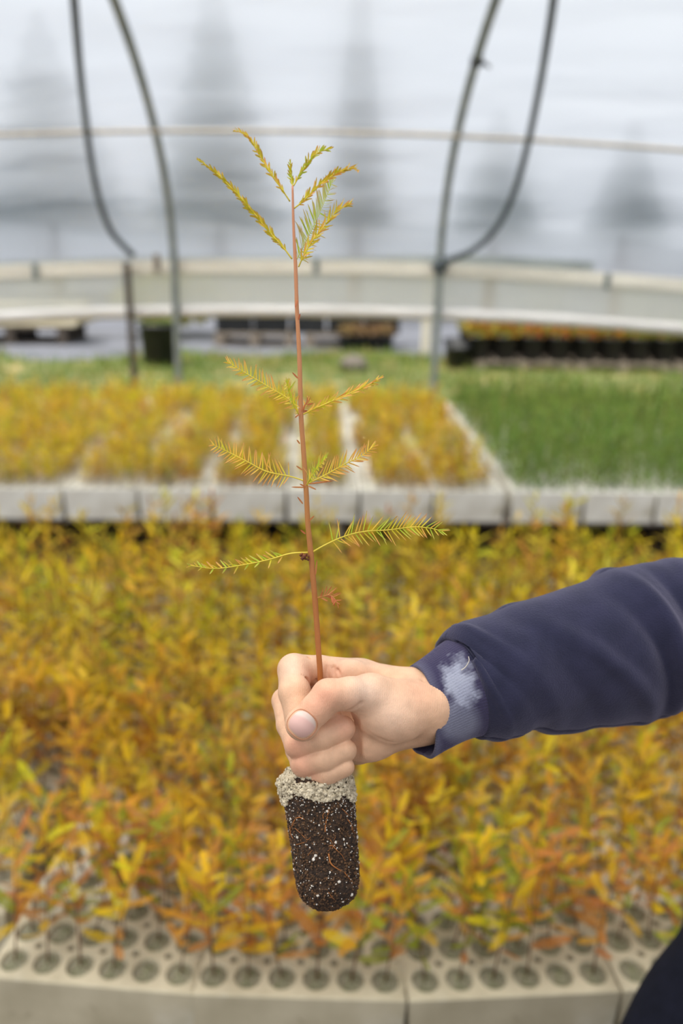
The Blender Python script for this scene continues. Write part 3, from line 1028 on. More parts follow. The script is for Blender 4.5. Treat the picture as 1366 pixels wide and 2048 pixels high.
# white post and stone outside
p = at_z(851, 712, 0.02)
tag(MB().box((p.x - .055, p.y, 0), (p.x + .055, p.y + .1, 1.3)).build('marker_post', M['whitewood'], bevel=.008), 'short pale wooden post just left of the right hoop post', 'post')
p = at_z(709, 745, 0.03)
bm = bmesh.new(); bmesh.ops.create_icosphere(bm, subdivisions=3, radius=1)
for v in bm.verts:
    v.co *= 1 + .25 * noise.noise(v.co * 1.3)
    v.co = V((v.co.x * .17, v.co.y * .14, v.co.z * .12 + .1))
me = bpy.data.meshes.new('stone'); bm.to_mesh(me); bm.free()
me.polygons.foreach_set('use_smooth', [True] * len(me.polygons))
o = link('stone', me, None, M['stone']); o.location = (p.x, p.y, .02)
tag(o, 'grey brown stone lying on the grass right of the held stem', 'stone')

# conifers outside, dim behind the film
dp = [(100, 120, 128), (88, 110, 120), (110, 130, 136)]  # blue-grey crown colours with the film's haze painted in
for (px_, ptop, wpx, Y_, lab) in ((712, -30, 150, 17, 'tall narrow conifer showing dimly behind the film above the held seedling'),
                                  (440, -60, 330, 21, 'broad conifer showing dimly behind the film between the left pipes and the seedling'),
                                  (110, 30, 420, 23, 'broad conifer showing dimly behind the film at the far left'),
                                  (985, 235, 190, 18, 'short conifer showing dimly behind the film between the right pipes'),
                                  (1245, 250, 180, 19, 'short conifer showing dimly behind the film at the far right')):
    bse = at_y(px_, 480, Y_); top = at_y(px_, ptop, Y_)
    rad = wpx / F * Y_ / 2 * .8
    t = link('conifer', MB().tube([(0, 0, 0), (0, 0, top.z * .5), (0, 0, top.z * .93)], [.16, .1, .03], 8).mesh('trunk', M['bark'])); t.location = (bse.x, Y_, -.01)
    tag(t, lab, 'tree', 'trees outside behind the film')
    hh = top.z - 1.9
    f = link('crown', bush_mesh(int(px_), rad, hh / 2, dp, 5200, .16, 'crown', True), t); f.location = (0, 0, 1.9); f['kind'] = 'stuff'

# ------------------------------------------------------------------ the held seedling
held = empty('cypress_seedling', HP(636, 1480, 0))
tag(held, 'tall bare-rooted cypress seedling with feathery side branches held in the fist', 'seedling')
H0 = held.location.copy()
def hp(x, y, wmm=0.0): return HP(x, y, wmm) - H0
def wst(y): return max(-2, (1400 - y) / 3.1 * 0.16)
STEM = [(585, 372, .7), (587, 450, .95), (591, 530, 1.3), (594, 620, 1.45), (599, 720, 1.6), (602, 830, 1.75), (607, 900, 1.75), (612, 975, 1.85), (616, 1050, 1.95), (622, 1110, 2.1), (630, 1200, 2.1), (637, 1300, 2.1), (641, 1365, 2.2), (640, 1450, 2.3), (637, 1572, 2.4)]
def stemmat():
    m = mat('held_stem', (176, 96, 44), (150, 78, 36), 0.55, 30, stretch=(60, 60, 4), attr=False, bump=.25)
    nt = m.node_tree; N = nt.nodes; L = nt.links
    p = N['Principled BSDF']; src = p.inputs['Base Color'].links[0].from_socket
    at = N.new('ShaderNodeVertexColor'); at.layer_name = 'Col'
    mx = N.new('ShaderNodeMix'); mx.data_type = 'RGBA'; mx.inputs[0].default_value = .75
    L.new(src, mx.inputs[6]); L.new(at.outputs[0], mx.inputs[7]); L.new(mx.outputs[2], p.inputs['Base Color'])
    return m
M['stem'] = stemmat()
pts = curve_pts([hp(x, y, wst(y)) for x, y, r in STEM], 112)
mb = MB()
rad = []; cols = []
for i, p in enumerate(pts):
    f = i / (len(pts) - 1) * (len(STEM) - 1); k = min(int(f), len(STEM) - 2); u = f - k
    r_ = STEM[k][2] * (1 - u) + STEM[k + 1][2] * u
    rad.append((r_ * .86 + .12 * noise.noise(V((0, 0, i * .7)))) / 1000)
mb.tube(pts, rad, 12)
cst = []
for i, p in enumerate(pts):
    yy = i / (len(pts) - 1)
    a, b_, c_ = np.array(lin((222, 156, 118))), np.array(lin((190, 132, 70))), np.array(lin((160, 84, 22)))
    c = a * (1 - yy * 2) + b_ * yy * 2 if yy < .5 else b_ * (2 - yy * 2) + c_ * (yy * 2 - 1)
    cst += [tuple(c)] * 12
mb.c = cst
mb.build('stem', M['stem'], held, smooth=True)

M['needle'] = leaf_mat('needle', .4, .012)
NEEDLE = {}
def needle_mesh(ci):
    """unit needle along +X, slightly cupped and curved"""
    if ci in NEEDLE: return NEEDLE[ci]
    base, tip = ci
    vs = []; ts = []; cs = []
    prof = [(0, .25), (.12, .9), (.5, 1.0), (.82, .75), (1.0, .08)]
    for i, (t, w_) in enumerate(prof):
        z = .10 * t * t
        hw = .098 * w_
        vs += [(t, hw, z + .012), (t, 0, z - .008), (t, -hw, z + .012)]
        c = np.array(lin(base)) * (1 - t ** 2) + np.array(lin(tip)) * t ** 2
        cs += [c] * 3
        if i:
            b = (i - 1) * 3
            for k in (0, 1):
                ts += [(b + k, b + k + 1, b + k + 4), (b + k, b + k + 4, b + k + 3)]
    NEEDLE[ci] = arr_mesh('needle', np.array(vs), np.array(ts), np.array(cs), M['needle'])
    return NEEDLE[ci]
GY = ((226, 214, 56), (232, 172, 110)); GO = ((240, 196, 76), (232, 166, 116)); GG = ((190, 214, 66), (214, 186, 100)); OL = ((206, 194, 44), (196, 150, 76)); BR = ((206, 132, 84), (184, 104, 64)); PG = ((206, 212, 130), (222, 186, 140))
nrg = random.Random(99)
n_single = [0]
def side_branch(path, cols, rpx, nl, step, ang=60, side='both', start=.1, flat=.5, w0=0, w1=0, ell=1.0, droop=0, grow='mid', twc=None, wide=1.0, label=None):
    """path px points base->tip; nl needle length px; step px; ang deg from twig"""
    ctrl = []
    for i, (x, y) in enumerate(path):
        t = i / (len(path) - 1)
        ctrl.append(hp(x, y, wst(path[0][1]) + w0 + (w1 - w0) * t))
    pts = curve_pts(ctrl, 36)
    rr = [(rpx * .62 * (1 - .6 * i / (len(pts) - 1))) / 3100 for i in range(len(pts))]
    br = MB().tube(pts, rr, 8).build('side_branch', twc or M['twigg'], held, smooth=True)
    if label: br['label'] = label
    # arclength walk
    L_ = [0]
    for a, b in zip(pts[:-1], pts[1:]): L_.append(L_[-1] + (b - a).length)
    tot = L_[-1]; stp = step / 3100
    s = tot * start; k = 0
    while s < tot:
        i = next(j for j in range(1, len(L_)) if L_[j] >= s)
        u = (s - L_[i - 1]) / (L_[i] - L_[i - 1])
        p = pts[i - 1].lerp(pts[i], u); tg = (pts[i] - pts[i - 1]).normalized()
        t = s / tot
        upd = (UP - tg * UP.dot(tg)).normalized(); tow = (-FWD - tg * (-FWD).dot(tg)).normalized()
        sides = (1, -1) if side == 'both' else ((1,) if side == 'up' else (-1,))
        if side == 'upmore': sides = (1, -1) if k % 3 == 0 else (1,)
        for sd in sides:
            lay = nrg.gauss(0, flat)
            perp = (upd * sd * math.cos(lay) + tow * math.sin(lay)).normalized()
            a = R(ang + nrg.gauss(0, 9)) * (1 - .25 * t) * (.55 if t > .95 else 1)
            d = tg * math.cos(a) + perp * math.sin(a)
            env = (math.sin(PI * min(1, .18 + .75 * t)) ** .5) if grow == 'mid' else (.5 + .5 * t)
            ln = nl / 3100 * 1.22 * env * nrg.uniform(.8, 1.12) * (.8 if sd < 0 else 1)
            if droop and sd < 0: d = (d - V((0, 0, 1)) * droop).normalized()
            zz = d.cross(tow.cross(d)).normalized() if abs(d.dot(tow)) < .98 else upd
            yy = zz.cross(d).normalized(); zz = d.cross(yy)
            zz2 = zz * math.cos(.6) + yy * math.sin(.6) * nrg.choice((-1, 1)); yy = zz2.cross(d)
            q = link('needle', needle_mesh(nrg.choice(cols)), br)
            wsc = max(ln, 5 / 3100) if ln < 14 / 3100 else 14 / 3100
            wsc *= wide
            q.matrix_local = Matrix.Translation(p) @ Matrix(((d.x * ln, yy.x * wsc, zz2.x * ln), (d.y * ln, yy.y * wsc, zz2.y * ln), (d.z * ln, yy.z * wsc, zz2.z * ln))).to_4x4()
            n_single[0] += 1
        s += stp * nrg.uniform(.85, 1.15); k += 1
    return br
M['twigg'] = mat('yellow_twig', (226, 200, 66), (206, 186, 60), .6, 60)
M['twigr'] = mat('reddish_twig', (196, 118, 78), (180, 130, 60), .6, 40)
M['twigp'] = mat('pale_twig', (176, 182, 96), (186, 176, 80), .6, 60)
# top whorls
side_branch([(584, 518), (565, 493), (536, 461), (498, 414), (460, 373), (430, 344), (396, 319)], [OL, GY, OL], 2.4, 15, 5.2, 30, 'both', .08, .9, 0, 10, wide=1.5)
side_branch([(580, 403), (562, 376), (542, 347), (518, 309), (501, 280), (486, 266), (467, 261)], [GY, OL, GO], 2.2, 14, 5.2, 32, 'both', .1, .9, 0, 14, wide=1.4)
side_branch([(585, 372), (581, 348), (580, 325)], [OL, GG], 1.8, 12, 4.5, 25, 'both', .05, .9, 0, 0, wide=1.4)
side_branch([(587, 372), (600, 350), (612, 332), (624, 315), (641, 303), (663, 297)], [GG, OL, GY], 2.0, 14, 4.6, 35, 'both', .08, .9, 0, 8, wide=1.4)
side_branch([(588, 417), (609, 400), (632, 376), (662, 353), (688, 341), (708, 335), (715, 341)], [GY, GO, OL], 2.2, 16, 4.8, 32, 'both', .08, .8, 0, 16, wide=1.4)
side_branch([(591, 523), (609, 488), (632, 441), (650, 400), (667, 358)], [PG, PG, GG], 1.8, 34, 5.5, 62, 'both', .06, .2, -4, -34, twc=M['twigp'])
side_branch([(597, 534), (609, 508), (629, 476), (653, 447), (676, 420), (701, 407)], [GO, GY, OL], 2.2, 23, 5.4, 42, 'both', .08, .7, 0, 18, wide=1.15)
# middle whorl
side_branch([(601, 828), (581, 801), (546, 779), (506, 755), (478, 738), (456, 724)], [GO, GY], 2.3, 24, 6.0, 64, 'both', .12, .35, 0, 4)
side_branch([(597, 828), (585, 805), (578, 785), (573, 765)], [GG, GY], 2.0, 22, 4.2, 55, 'both', .06, .5, 4, 30)
side_branch([(603, 830), (637, 814), (676, 797), (708, 783), (735, 771), (760, 756)], [GY, GO], 2.3, 20, 6.0, 30, 'both', .08, .7, 0, 10, wide=1.3)
side_branch([(601, 832), (612, 812), (622, 800)], [GO, BR], 1.6, 14, 5, 50, 'both', .1, .6, 0, -8)
# third whorl
side_branch([(613, 963), (581, 953), (534, 943), (494, 923), (455, 903), (424, 888)], [GO, GY, GO], 2.4, 29, 6.0, 72, 'both', .18, .3, 0, 2)
side_branch([(613, 970), (625, 950), (638, 932), (652, 915)], [GG, GY], 2.0, 22, 4.2, 50, 'both', .06, .5, 4, 32)
side_branch([(617, 967), (652, 949), (688, 929), (724, 911), (747, 892)], [GO, GY, GO], 2.3, 27, 6.2, 52, 'both', .12, .45, 0, 6)
# lowest pair
side_branch([(617, 1105), (581, 1107), (538, 1119), (490, 1129), (431, 1137), (381, 1131)], [GY, GG, GO], 2.6, 19, 7.5, 52, 'upmore', .22, .25, 0, 4, wide=1.3)
side_branch([(623, 1105), (652, 1089), (688, 1073), (728, 1063), (775, 1060), (826, 1054), (858, 1056), (884, 1062)], [GY, GO, GG], 2.7, 33, 7.6, 60, 'both', .18, .25, 0, 6, droop=.15, wide=1.0)
for path_, pr_ in (([(633, 1196), (645, 1193), (658, 1190), (668, 1196), (676, 1208)], 20), ):
    side_branch(path_, [BR, BR], 2.2, pr_, 4.5, 55, 'both', .15, .8, 0, 8, twc=M['twigr'], label='small withered brown side twig')
# dried bud by the stem
mb = MB(); iv, if_ = ico_arrays()
for i in range(26):
    c = hp(609 + nrg.gauss(0, 4.5), 1113 + nrg.gauss(0, 3.5), wst(1113) + 3 + nrg.gauss(0, 1))
    s_ = nrg.uniform(.5, 1.1) / 1000
    mb.add([c + V((v.x * s_ * nrg.uniform(.6, 1.3), v.y * s_, v.z * s_ * nrg.uniform(.6, 1.4))) for v in iv], if_)
mb.build('dried_bud', mat('dried_bud', (126, 70, 36), (96, 54, 30), .8, 300), held)
# single needles straight on the stem
for (x, y, x2, y2) in ((606, 1008, 595, 994), (611, 1068, 601, 1060), (618, 1042, 628, 1032), (600, 888, 594, 880), (605, 940, 593, 932), (596, 757, 585, 745), (597, 640, 600, 628), (631, 1150, 634, 1120), (613, 975, 583, 974), (613, 975, 600, 968), (617, 972, 632, 979), (617, 968, 668, 961), (595, 600, 590, 615), (601, 826, 616, 800), (601, 826, 590, 835)):
    a = hp(x, y, wst(y) + 1.2); b_ = hp(x2, y2, wst(y) + 4)
    d = (b_ - a); ln = d.length; d.normalize(); yy = d.cross(-FWD).normalized(); zz = d.cross(yy)
    q = link('needle', needle_mesh(BR), held)
    q.matrix_local = Matrix.Translation(a) @ Matrix(((d.x * ln, yy.x * .005, zz.x * ln), (d.y * ln, yy.y * .005, zz.y * ln), (d.z * ln, yy.z * .005, zz.z * ln))).to_4x4()
print('needles', n_single[0])

# root plug
PL = [(1550, 633, 60), (1556, 632, 70), (1568, 631, 73), (1614, 640, 69.5), (1676, 647, 66.5), (1746, 653.5, 64), (1775, 655, 60), (1793, 655, 54), (1808, 654, 40), (1817, 652, 24), (1823, 650, 7)]
def plug_at(y):
    for a, b in zip(PL[:-1], PL[1:]):
        if y <= b[0]:
            u = (y - a[0]) / (b[0] - a[0]); return a[1] + (b[1] - a[1]) * u, a[2] + (b[2] - a[2]) * u
    return PL[-1][1:]
def plug_pt(y, a, off=0.0):
    cx, r_ = plug_at(y)
    r_ += off
    return hp(cx + r_ * math.cos(a), y, r_ / 3.1 * math.sin(a) * .95 - 13)
M['peat'] = mat('peat', (70, 50, 34), (40, 28, 20), .95, 420, bump=.8, bscale=700)
plug_o = None
mb = MB(); vs = []; na, ny_ = 96, 110
for j in range(ny_ + 1):
    y = 1550 + (1822 - 1550) * j / ny_
    for k in range(na):
        a = 2 * PI * k / na
        q = V((math.cos(a) * 9, math.sin(a) * 9, y * .12))
        vs.append(plug_pt(y, a, 2.2 * noise.noise(q) + 3.0 * noise.noise(q * .35) + 1.5 * noise.noise(q * 2.4)))
vs.append(hp(plug_at(1550)[0], 1550, -13)); vs.append(hp(655, 1823, -13))
fs = [(j * na + k, j * na + (k + 1) % na, (j + 1) * na + (k + 1) % na, (j + 1) * na + k) for j in range(ny_) for k in range(na)]
T0 = len(vs) - 2
fs += [(T0, (k + 1) % na, k) for k in range(na)] + [(T0 + 1, ny_ * na + k, ny_ * na + (k + 1) % na) for k in range(na)]
plug_o = mb.add(vs, fs).build('root_plug', M['peat'], held, smooth=False)
plug_o['label'] = 'dark peat root plug with white specks and a pale gritty top'

def grains(name, m, items, squash=.75):
    mb = MB()
    for c, s_ in items:
        sx_, sy_, sz_ = (nrg.uniform(squash, 1.2) for _ in range(3))
        mm = Matrix.Rotation(nrg.random() * 3, 3, (nrg.random(), nrg.random(), nrg.random() + .01))
        mb.add([c + mm @ V((v.x * s_ * sx_, v.y * s_ * sy_, v.z * s_ * sz_)) for v in iv], if_)
    o = mb.build(name, m, plug_o); o['kind'] = 'stuff'; return o
items = []
for i in range(420):
    y = nrg.uniform(1590, 1815); a = nrg.random() * 2 * PI
    items.append((plug_pt(y, a, .8), (nrg.uniform(.3, .62) if nrg.random() < .86 else nrg.uniform(.7, 1.25)) / 1000))
for i in range(330):
    y = 1590 + abs(nrg.gauss(0, 30)); a = nrg.random() * 2 * PI
    items.append((plug_pt(y, a, .8), nrg.uniform(.3, .55) / 1000))
grains('perlite', mat('perlite', (226, 218, 206), (196, 186, 172), .8, 200), items)
items = []
for i in range(4600):
    y = nrg.uniform(1560, 1821); a = nrg.random() * 2 * PI
    items.append((plug_pt(y, a, .6), nrg.uniform(.3, 1.0) / 1000))
grains('peat_crumb', mat('peat_crumb', (112, 80, 52), (40, 27, 18), .95, 420), items, .5)
items = []
for i in range(2300):
    a = nrg.random() * 2 * PI
    lo_ = 1603 + 8 * math.sin(a * 2 + 1) + 7 * math.sin(a * 5) - (12 if math.cos(a) > .6 else 0)
    hi_ = 1534 if math.cos(a) < -.55 else (1552 if math.cos(a) > .6 or math.sin(a) < 0 else 1566)
    y = nrg.uniform(hi_, lo_)
    yy = max(y, 1558)
    p = plug_pt(yy, a, nrg.uniform(0, 5)) + UP * ((yy - y) / 3100) - (plug_pt(yy, a, 0) - hp(plug_at(yy)[0], yy, -13)) * (0.012 * (yy - y))
    items.append((p, nrg.uniform(.55, 1.55) / 1000))
for i in range(1300):
    a = nrg.random() * 2 * PI; rr_ = math.sqrt(nrg.random()) * .95
    cx, r_ = plug_at(1560)
    items.append((hp(cx + r_ * rr_ * math.cos(a), 1555 + nrg.uniform(-3, 4), r_ * rr_ / 3.1 * math.sin(a) - 13), nrg.uniform(.7, 1.7) / 1000))
grains('grit_layer', mat('pale_grit', (220, 206, 178), (166, 152, 126), .9, 260, mix=[((112, 100, 78), 500, .6, .7)]), items)
# roots
def root(path, r_):
    pts = curve_pts([plug_pt(y, math.acos(max(-1, min(1, (x - plug_at(y)[0]) / plug_at(y)[1]))), 1.6) for x, y in path], 24)
    MB().tube(pts, [r_ / 1000 * (1 - .6 * i / len(pts)) for i in range(len(pts))], 6).build('root', M['root'], plug_o, smooth=True)
M['root'] = mat('root', (176, 108, 50), (140, 84, 40), .7, 90)
cz = lambda l: [(520 + x / 5.69, 1500 + y / 5.69) for x, y in l]
for l, r_ in (([(370, 880), (400, 800), (450, 765), (510, 790)], .5), ([(740, 930), (745, 850), (765, 760), (780, 660)], .45), ([(405, 890), (470, 950), (540, 1020), (580, 990)], .3),
              ([(780, 1180), (800, 1280), (860, 1340), (970, 1400)], .6), ([(960, 1400), (1010, 1460), (1070, 1530)], .3), ([(790, 1090), (820, 1090), (870, 1140), (930, 1200), (960, 1260)], .4),
              ([(350, 880), (360, 960), (385, 1010)], .45), ([(990, 790), (1030, 850), (1050, 920), (1090, 960)], .4), ([(930, 670), (980, 720), (1010, 750)], .3), ([(720, 780), (715, 740), (735, 715)], .3),
              ([(550, 1200), (580, 1160), (600, 1140)], .25), ([(420, 1080), (480, 1060), (540, 1040)], .25), ([(780, 1620), (830, 1690), (850, 1700)], .35), ([(600, 1600), (580, 1700)], .3),
              ([(800, 1020), (830, 1100), (770, 1150)], .25), ([(860, 980), (840, 1040), (860, 1100)], .22)):
    root(cz(l), r_)

# ------------------------------------------------------------------ the person: hand, sleeve, trouser leg
person = empty('person', HP(900, 1400, -20))
tag(person, 'person in a navy sweatshirt holding the seedling out in one fist', 'person')
P0 = person.location.copy()
S = 3.1
def mm(x, y, wv): return np.array([x / S, y / S, wv])
lo = mm(528, 1290, -58); hi = mm(1010, 1595, 46)
h = 0.70
nxg, nyg, nzg = [int((hi[i] - lo[i]) / h) + 1 for i in range(3)]
gx = (lo[0] + h * np.arange(nxg))[:, None, None].astype(np.float32)
gy = (lo[1] + h * np.arange(nyg))[None, :, None].astype(np.float32)
gz = (lo[2] + h * np.arange(nzg))[None, None, :].astype(np.float32)
def cap(a, b, ra, rb, fz=1.0):
    """tapered capsule; fz > 1 flattens it towards the viewer"""
    a, b = mm(*a), mm(*b)
    a = a.copy(); b = b.copy()
    d = b - a; L2 = float(d[0] ** 2 + d[1] ** 2 + (d[2] * fz) ** 2)
    X, Y, Z = gx - a[0], gy - a[1], (gz - a[2]) * fz
    t = np.clip((X * d[0] + Y * d[1] + Z * d[2] * fz) / L2, 0, 1)
    q = np.sqrt((X - t * d[0]) ** 2 + (Y - t * d[1]) ** 2 + (Z - t * d[2] * fz) ** 2)
    return (q - (ra + (rb - ra) * t)).astype(np.float32)
def ell(c, r, ang=0.0):
    c = mm(*c); X, Y, Z = gx - c[0], gy - c[1], gz - c[2]
    ca, sa = math.cos(ang), math.sin(ang)
    X2 = X * ca + Y * sa; Y2_ = -X * sa + Y * ca
    k = np.sqrt((X2 / r[0]) ** 2 + (Y2_ / r[1]) ** 2 + (Z / r[2]) ** 2)
    return ((k - 1) * min(r)).astype(np.float32)
def smin(a, b, k):
    hh = np.clip(.5 + .5 * (b - a) / k, 0, 1)
    return b * (1 - hh) + a * hh - k * hh * (1 - hh)
def chain(pts, k=2.0):
    d = None
    for (a, ra), (b, rb) in zip(pts[:-1], pts[1:]):
        c = cap(a, b, ra, rb)
        d = c if d is None else smin(d, c, k)
    return d
# palm, thumb root, wrist
palm = cap((722, 1356, -24), (850, 1392, -22), 11.5, 16)                      # index metacarpal side
palm = smin(palm, cap((735, 1398, -34), (850, 1410, -26), 11, 16), 6)
palm = smin(palm, cap((738, 1440, -32), (850, 1430, -24), 11, 15), 6)
palm = smin(palm, cap((716, 1488, -22), (838, 1444, -18), 13.5, 13.5), 7)       # little finger side
palm = smin(palm, ell((742, 1478, -8), (22, 15, 14), -.25), 6)
palm = smin(palm, cap((742, 1392, 10), (858, 1420, -6), 13.5, 17.5), 6)        # thumb metacarpal
palm = smin(palm, ell((776, 1428, 6), (25, 18.5, 17), .32), 5)                  # thenar mound
palm = smin(palm, ell((700, 1352, -14), (14, 11, 9)), 5)                         # web behind the stem
arm = cap((842, 1414, -17), (1010, 1378, -40), 21.5, 27, 1.22)
palm = smin(palm, arm, 12)
thumb = chain([((742, 1386, 12), 12), ((700, 1388, 22), 10.8), ((657, 1391, 27), 10.6), ((633, 1418, 28), 9.9), ((606, 1447, 27), 9.7)], 3)
thumb = smin(thumb, ell((603, 1450, 27), (10.2, 11.0, 9.0), -.75), 3)
body = smin(palm, thumb, 6)
# creases: thin grooves cut with distance to polylines
def groove(path, depth, width):
    global body
    P = [mm(*q) for q in path]
    d = None
    for a, b in zip(P[:-1], P[1:]):
        dd = b - a; L2 = float((dd ** 2).sum())
        X, Y, Z = gx - a[0], gy - a[1], gz - a[2]
        t = np.clip((X * dd[0] + Y * dd[1] + Z * dd[2]) / L2, 0, 1)
        q = (X - t * dd[0]) ** 2 + (Y - t * dd[1]) ** 2 + (Z - t * dd[2]) ** 2
        d = q if d is None else np.minimum(d, q)
    body = body + depth * 2.4 * np.exp(-d / width ** 2)
groove([(696, 1437, 10), (704, 1456, 8), (708, 1485, 4), (709, 1520, 0)], 7, 3.0)
groove([(690, 1432, 14), (697, 1436, 12), (706, 1446, 12)], 4, 3)
fing = []
fing.append([((722, 1353, -27), 11), ((640, 1341, -20), 9.6), ((588, 1340, -7), 10.4), ((589, 1385, 4), 10.2), ((598, 1432, 10), 9.2), ((658, 1436, 6), 8.4)])
fing.append([((735, 1390, -38), 10.5), ((640, 1392, -34), 9.5), ((571, 1402, -16), 8.6), ((580, 1450, -2), 8.6), ((596, 1491, 9), 8.5), ((640, 1475, 13), 9.2), ((684, 1457, 10), 8.7)])
fing.append([((738, 1432, -36), 10), ((650, 1440, -34), 9.2), ((590, 1458, -18), 8.6), ((597, 1500, -4), 8.2), ((607, 1528, 6), 8.2), ((648, 1519, 11), 8.1), ((690, 1501, 8), 7.7)])
fing.append([((735, 1475, -30), 9.5), ((660, 1490, -30), 8.4), ((612, 1512, -16), 7.6), ((617, 1538, -6), 7.2), ((625, 1550, 1), 7.2), ((655, 1547, 7), 7.1), ((688, 1534, 6), 6.8)])
tracks = []
for f_ in fing:
    c = chain(f_, 2.2)
    fing_first = cap(f_[0][0], f_[1][0], f_[0][1], f_[1][1])
    body = smin(body, fing_first, 5)
    body = smin(body, c, .5)
del palm, thumb, arm, c
c3 = lambda x, y: (540 + x / 7.59, 1290 + y / 7.59)
groove([(*c3(460, 480), 5), (*c3(560, 540), 3), (*c3(640, 630), 0)], 1.3, 1.3)      # index flexion crease
groove([(*c3(580, 210), -8), (*c3(660, 290), -9), (*c3(725, 390), -9)], .9, 1.2)
groove([(*c3(560, 360), -6), (*c3(650, 450), -8), (*c3(700, 540), -10)], .8, 1.2)
groove([(*c3(960, 340), -10), (*c3(970, 430), -8), (*c3(965, 520), -4)], 1.1, 1.3)
groove([(*c3(1030, 380), -9), (*c3(1045, 440), -6), (*c3(1050, 500), -2)], .9, 1.1)
groove([(*c3(870, 330), -11), (*c3(870, 420), -10), (*c3(860, 520), -9)], .5, 1.0)
groove([(692, 1424, 24), (706, 1420, 28), (722, 1408, 29)], .9, 1.5)
groove([(845, 1352, -2), (852, 1400, 3), (842, 1448, 0)], .5, 1.6)
groove([(706, 1440, 16), (720, 1460, 17), (745, 1476, 15), (786, 1486, 9), (822, 1478, 4)], 1.0, 1.5)   # line under the thenar mound
# valley between the index finger and thumb tip
nail_edge = []
print('sdf grid', body.shape)

def surface_nets(Fv, o, h):
    nx, ny, nz = Fv.shape
    s = Fv < 0
    cell = np.zeros((nx - 1, ny - 1, nz - 1), np.int8)
    for i in (0, 1):
        for j in (0, 1):
            for k in (0, 1):
                cell += s[i:nx - 1 + i, j:ny - 1 + j, k:nz - 1 + k]
    act = (cell > 0) & (cell < 8)
    idx = -np.ones(act.shape, np.int64)
    I, J, K = np.nonzero(act)
    idx[I, J, K] = np.arange(len(I))
    acc = np.zeros((len(I), 3)); cnt = np.zeros(len(I))
    corners = [(i, j, k) for i in (0, 1) for j in (0, 1) for k in (0, 1)]
    for a in corners:
        for ax in range(3):
            if a[ax]: continue
            b = list(a); b[ax] = 1
            fa = Fv[I + a[0], J + a[1], K + a[2]]; fb = Fv[I + b[0], J + b[1], K + b[2]]
            cr = (fa < 0) != (fb < 0)
            t = np.where(cr, fa / np.where(cr, fa - fb, 1), 0)
            for d in range(3):
                acc[:, d] += np.where(cr, a[d] + (t if d == ax else 0), 0)
            cnt += cr
    vt = np.stack([I, J, K], 1) + acc / cnt[:, None]
    vt = o + h * vt
    quads = []
    for ax in range(3):
        sl0 = [slice(None)] * 3; sl1 = [slice(None)] * 3
        sl0[ax] = slice(0, -1); sl1[ax] = slice(1, None)
        A = s[tuple(sl0)]; B = s[tuple(sl1)]
        E = np.nonzero(A != B)
        E = np.stack(E, 1)
        u, v_ = (ax + 1) % 3, (ax + 2) % 3
        okk = (E[:, u] > 0) & (E[:, v_] > 0) & (E[:, u] < Fv.shape[u] - 1) & (E[:, v_] < Fv.shape[v_] - 1)
        E = E[okk]
        def g_(du, dv):
            q = E.copy(); q[:, u] -= du; q[:, v_] -= dv
            return idx[q[:, 0], q[:, 1], q[:, 2]]
        Q = np.stack([g_(1, 1), g_(0, 1), g_(0, 0), g_(1, 0)], 1)
        ins = A[E[:, 0], E[:, 1], E[:, 2]]
        Q[~ins] = Q[~ins][:, ::-1]
        quads.append(Q)
    return vt, np.vstack(quads)
hv, hq = surface_nets(body, lo, h)
# light smoothing
for _ in range(1):
    accs = np.zeros_like(hv); cn = np.zeros(len(hv))
    for a, b in ((0, 1), (1, 2), (2, 3), (3, 0)):
        np.add.at(accs, hq[:, a], hv[hq[:, b]]); np.add.at(cn, hq[:, a], 1)
        np.add.at(accs, hq[:, b], hv[hq[:, a]]); np.add.at(cn, hq[:, b], 1)
    hv = hv * .5 + (accs / cn[:, None]) * .5
bvh = BVHTree.FromPolygons([tuple(p) for p in hv], [tuple(q) for q in hq])
def front(xp, yp):
    hit = bvh.ray_cast(V((xp / S, yp / S, 90)), V((0, 0, -1)))
    return hit[0].z if hit[0] is not None else None

# skin colour by place: redder knuckles and creases
skin_a = np.array(lin((228, 182, 147))); skin_r = np.array(lin((226, 152, 124))); skin_p = np.array(lin((238, 208, 186)))
cols = np.tile(skin_a, (len(hv), 1))
def blend(c, pos, rad, amt):
    global cols
    d = np.sqrt(((hv - mm(*pos)) ** 2).sum(1))
    w_ = (amt * np.exp(-(d / rad) ** 2))[:, None]
    cols = cols * (1 - w_) + c * w_
for pos, rad, amt in (((652, 1388, 36), 10, .55), ((625, 1415, 36), 11, .45), ((590, 1492, 16), 8, .55), ((602, 1530, 12), 8, .5), ((622, 1552, 8), 7, .4), ((690, 1456, 17), 8, .45),
                      ((612, 1352, 0), 7, .4), ((668, 1350, -8), 9, .4), ((832, 1385, 8), 12, .3), ((700, 1405, 32), 8, .2)):
    blend(skin_r, pos, rad, amt)
for pos, rad, amt in (((730, 1378, 28), 12, .5), ((780, 1430, 24), 16, .35), ((585, 1330, 4), 10, .4), ((700, 1330, -18), 12, .3)):
    blend(skin_p, pos, rad, amt)
W3 = np.empty((len(hv), 3))
for i, (a, b, c_) in enumerate(hv):
    q = HP(a * S, b * S, c_) - P0
    W3[i] = q
me = bpy.data.meshes.new('hand')
me.vertices.add(len(W3)); me.vertices.foreach_set('co', W3.astype(np.float32).ravel())
me.loops.add(len(hq) * 4); me.loops.foreach_set('vertex_index', hq.astype(np.int32).ravel())
me.polygons.add(len(hq)); me.polygons.foreach_set('loop_start', np.arange(0, len(hq) * 4, 4, dtype=np.int32))
me.update(calc_edges=True)
me.polygons.foreach_set('use_smooth', [True] * len(hq))
ca = me.color_attributes.new('Col', 'FLOAT_COLOR', 'POINT')
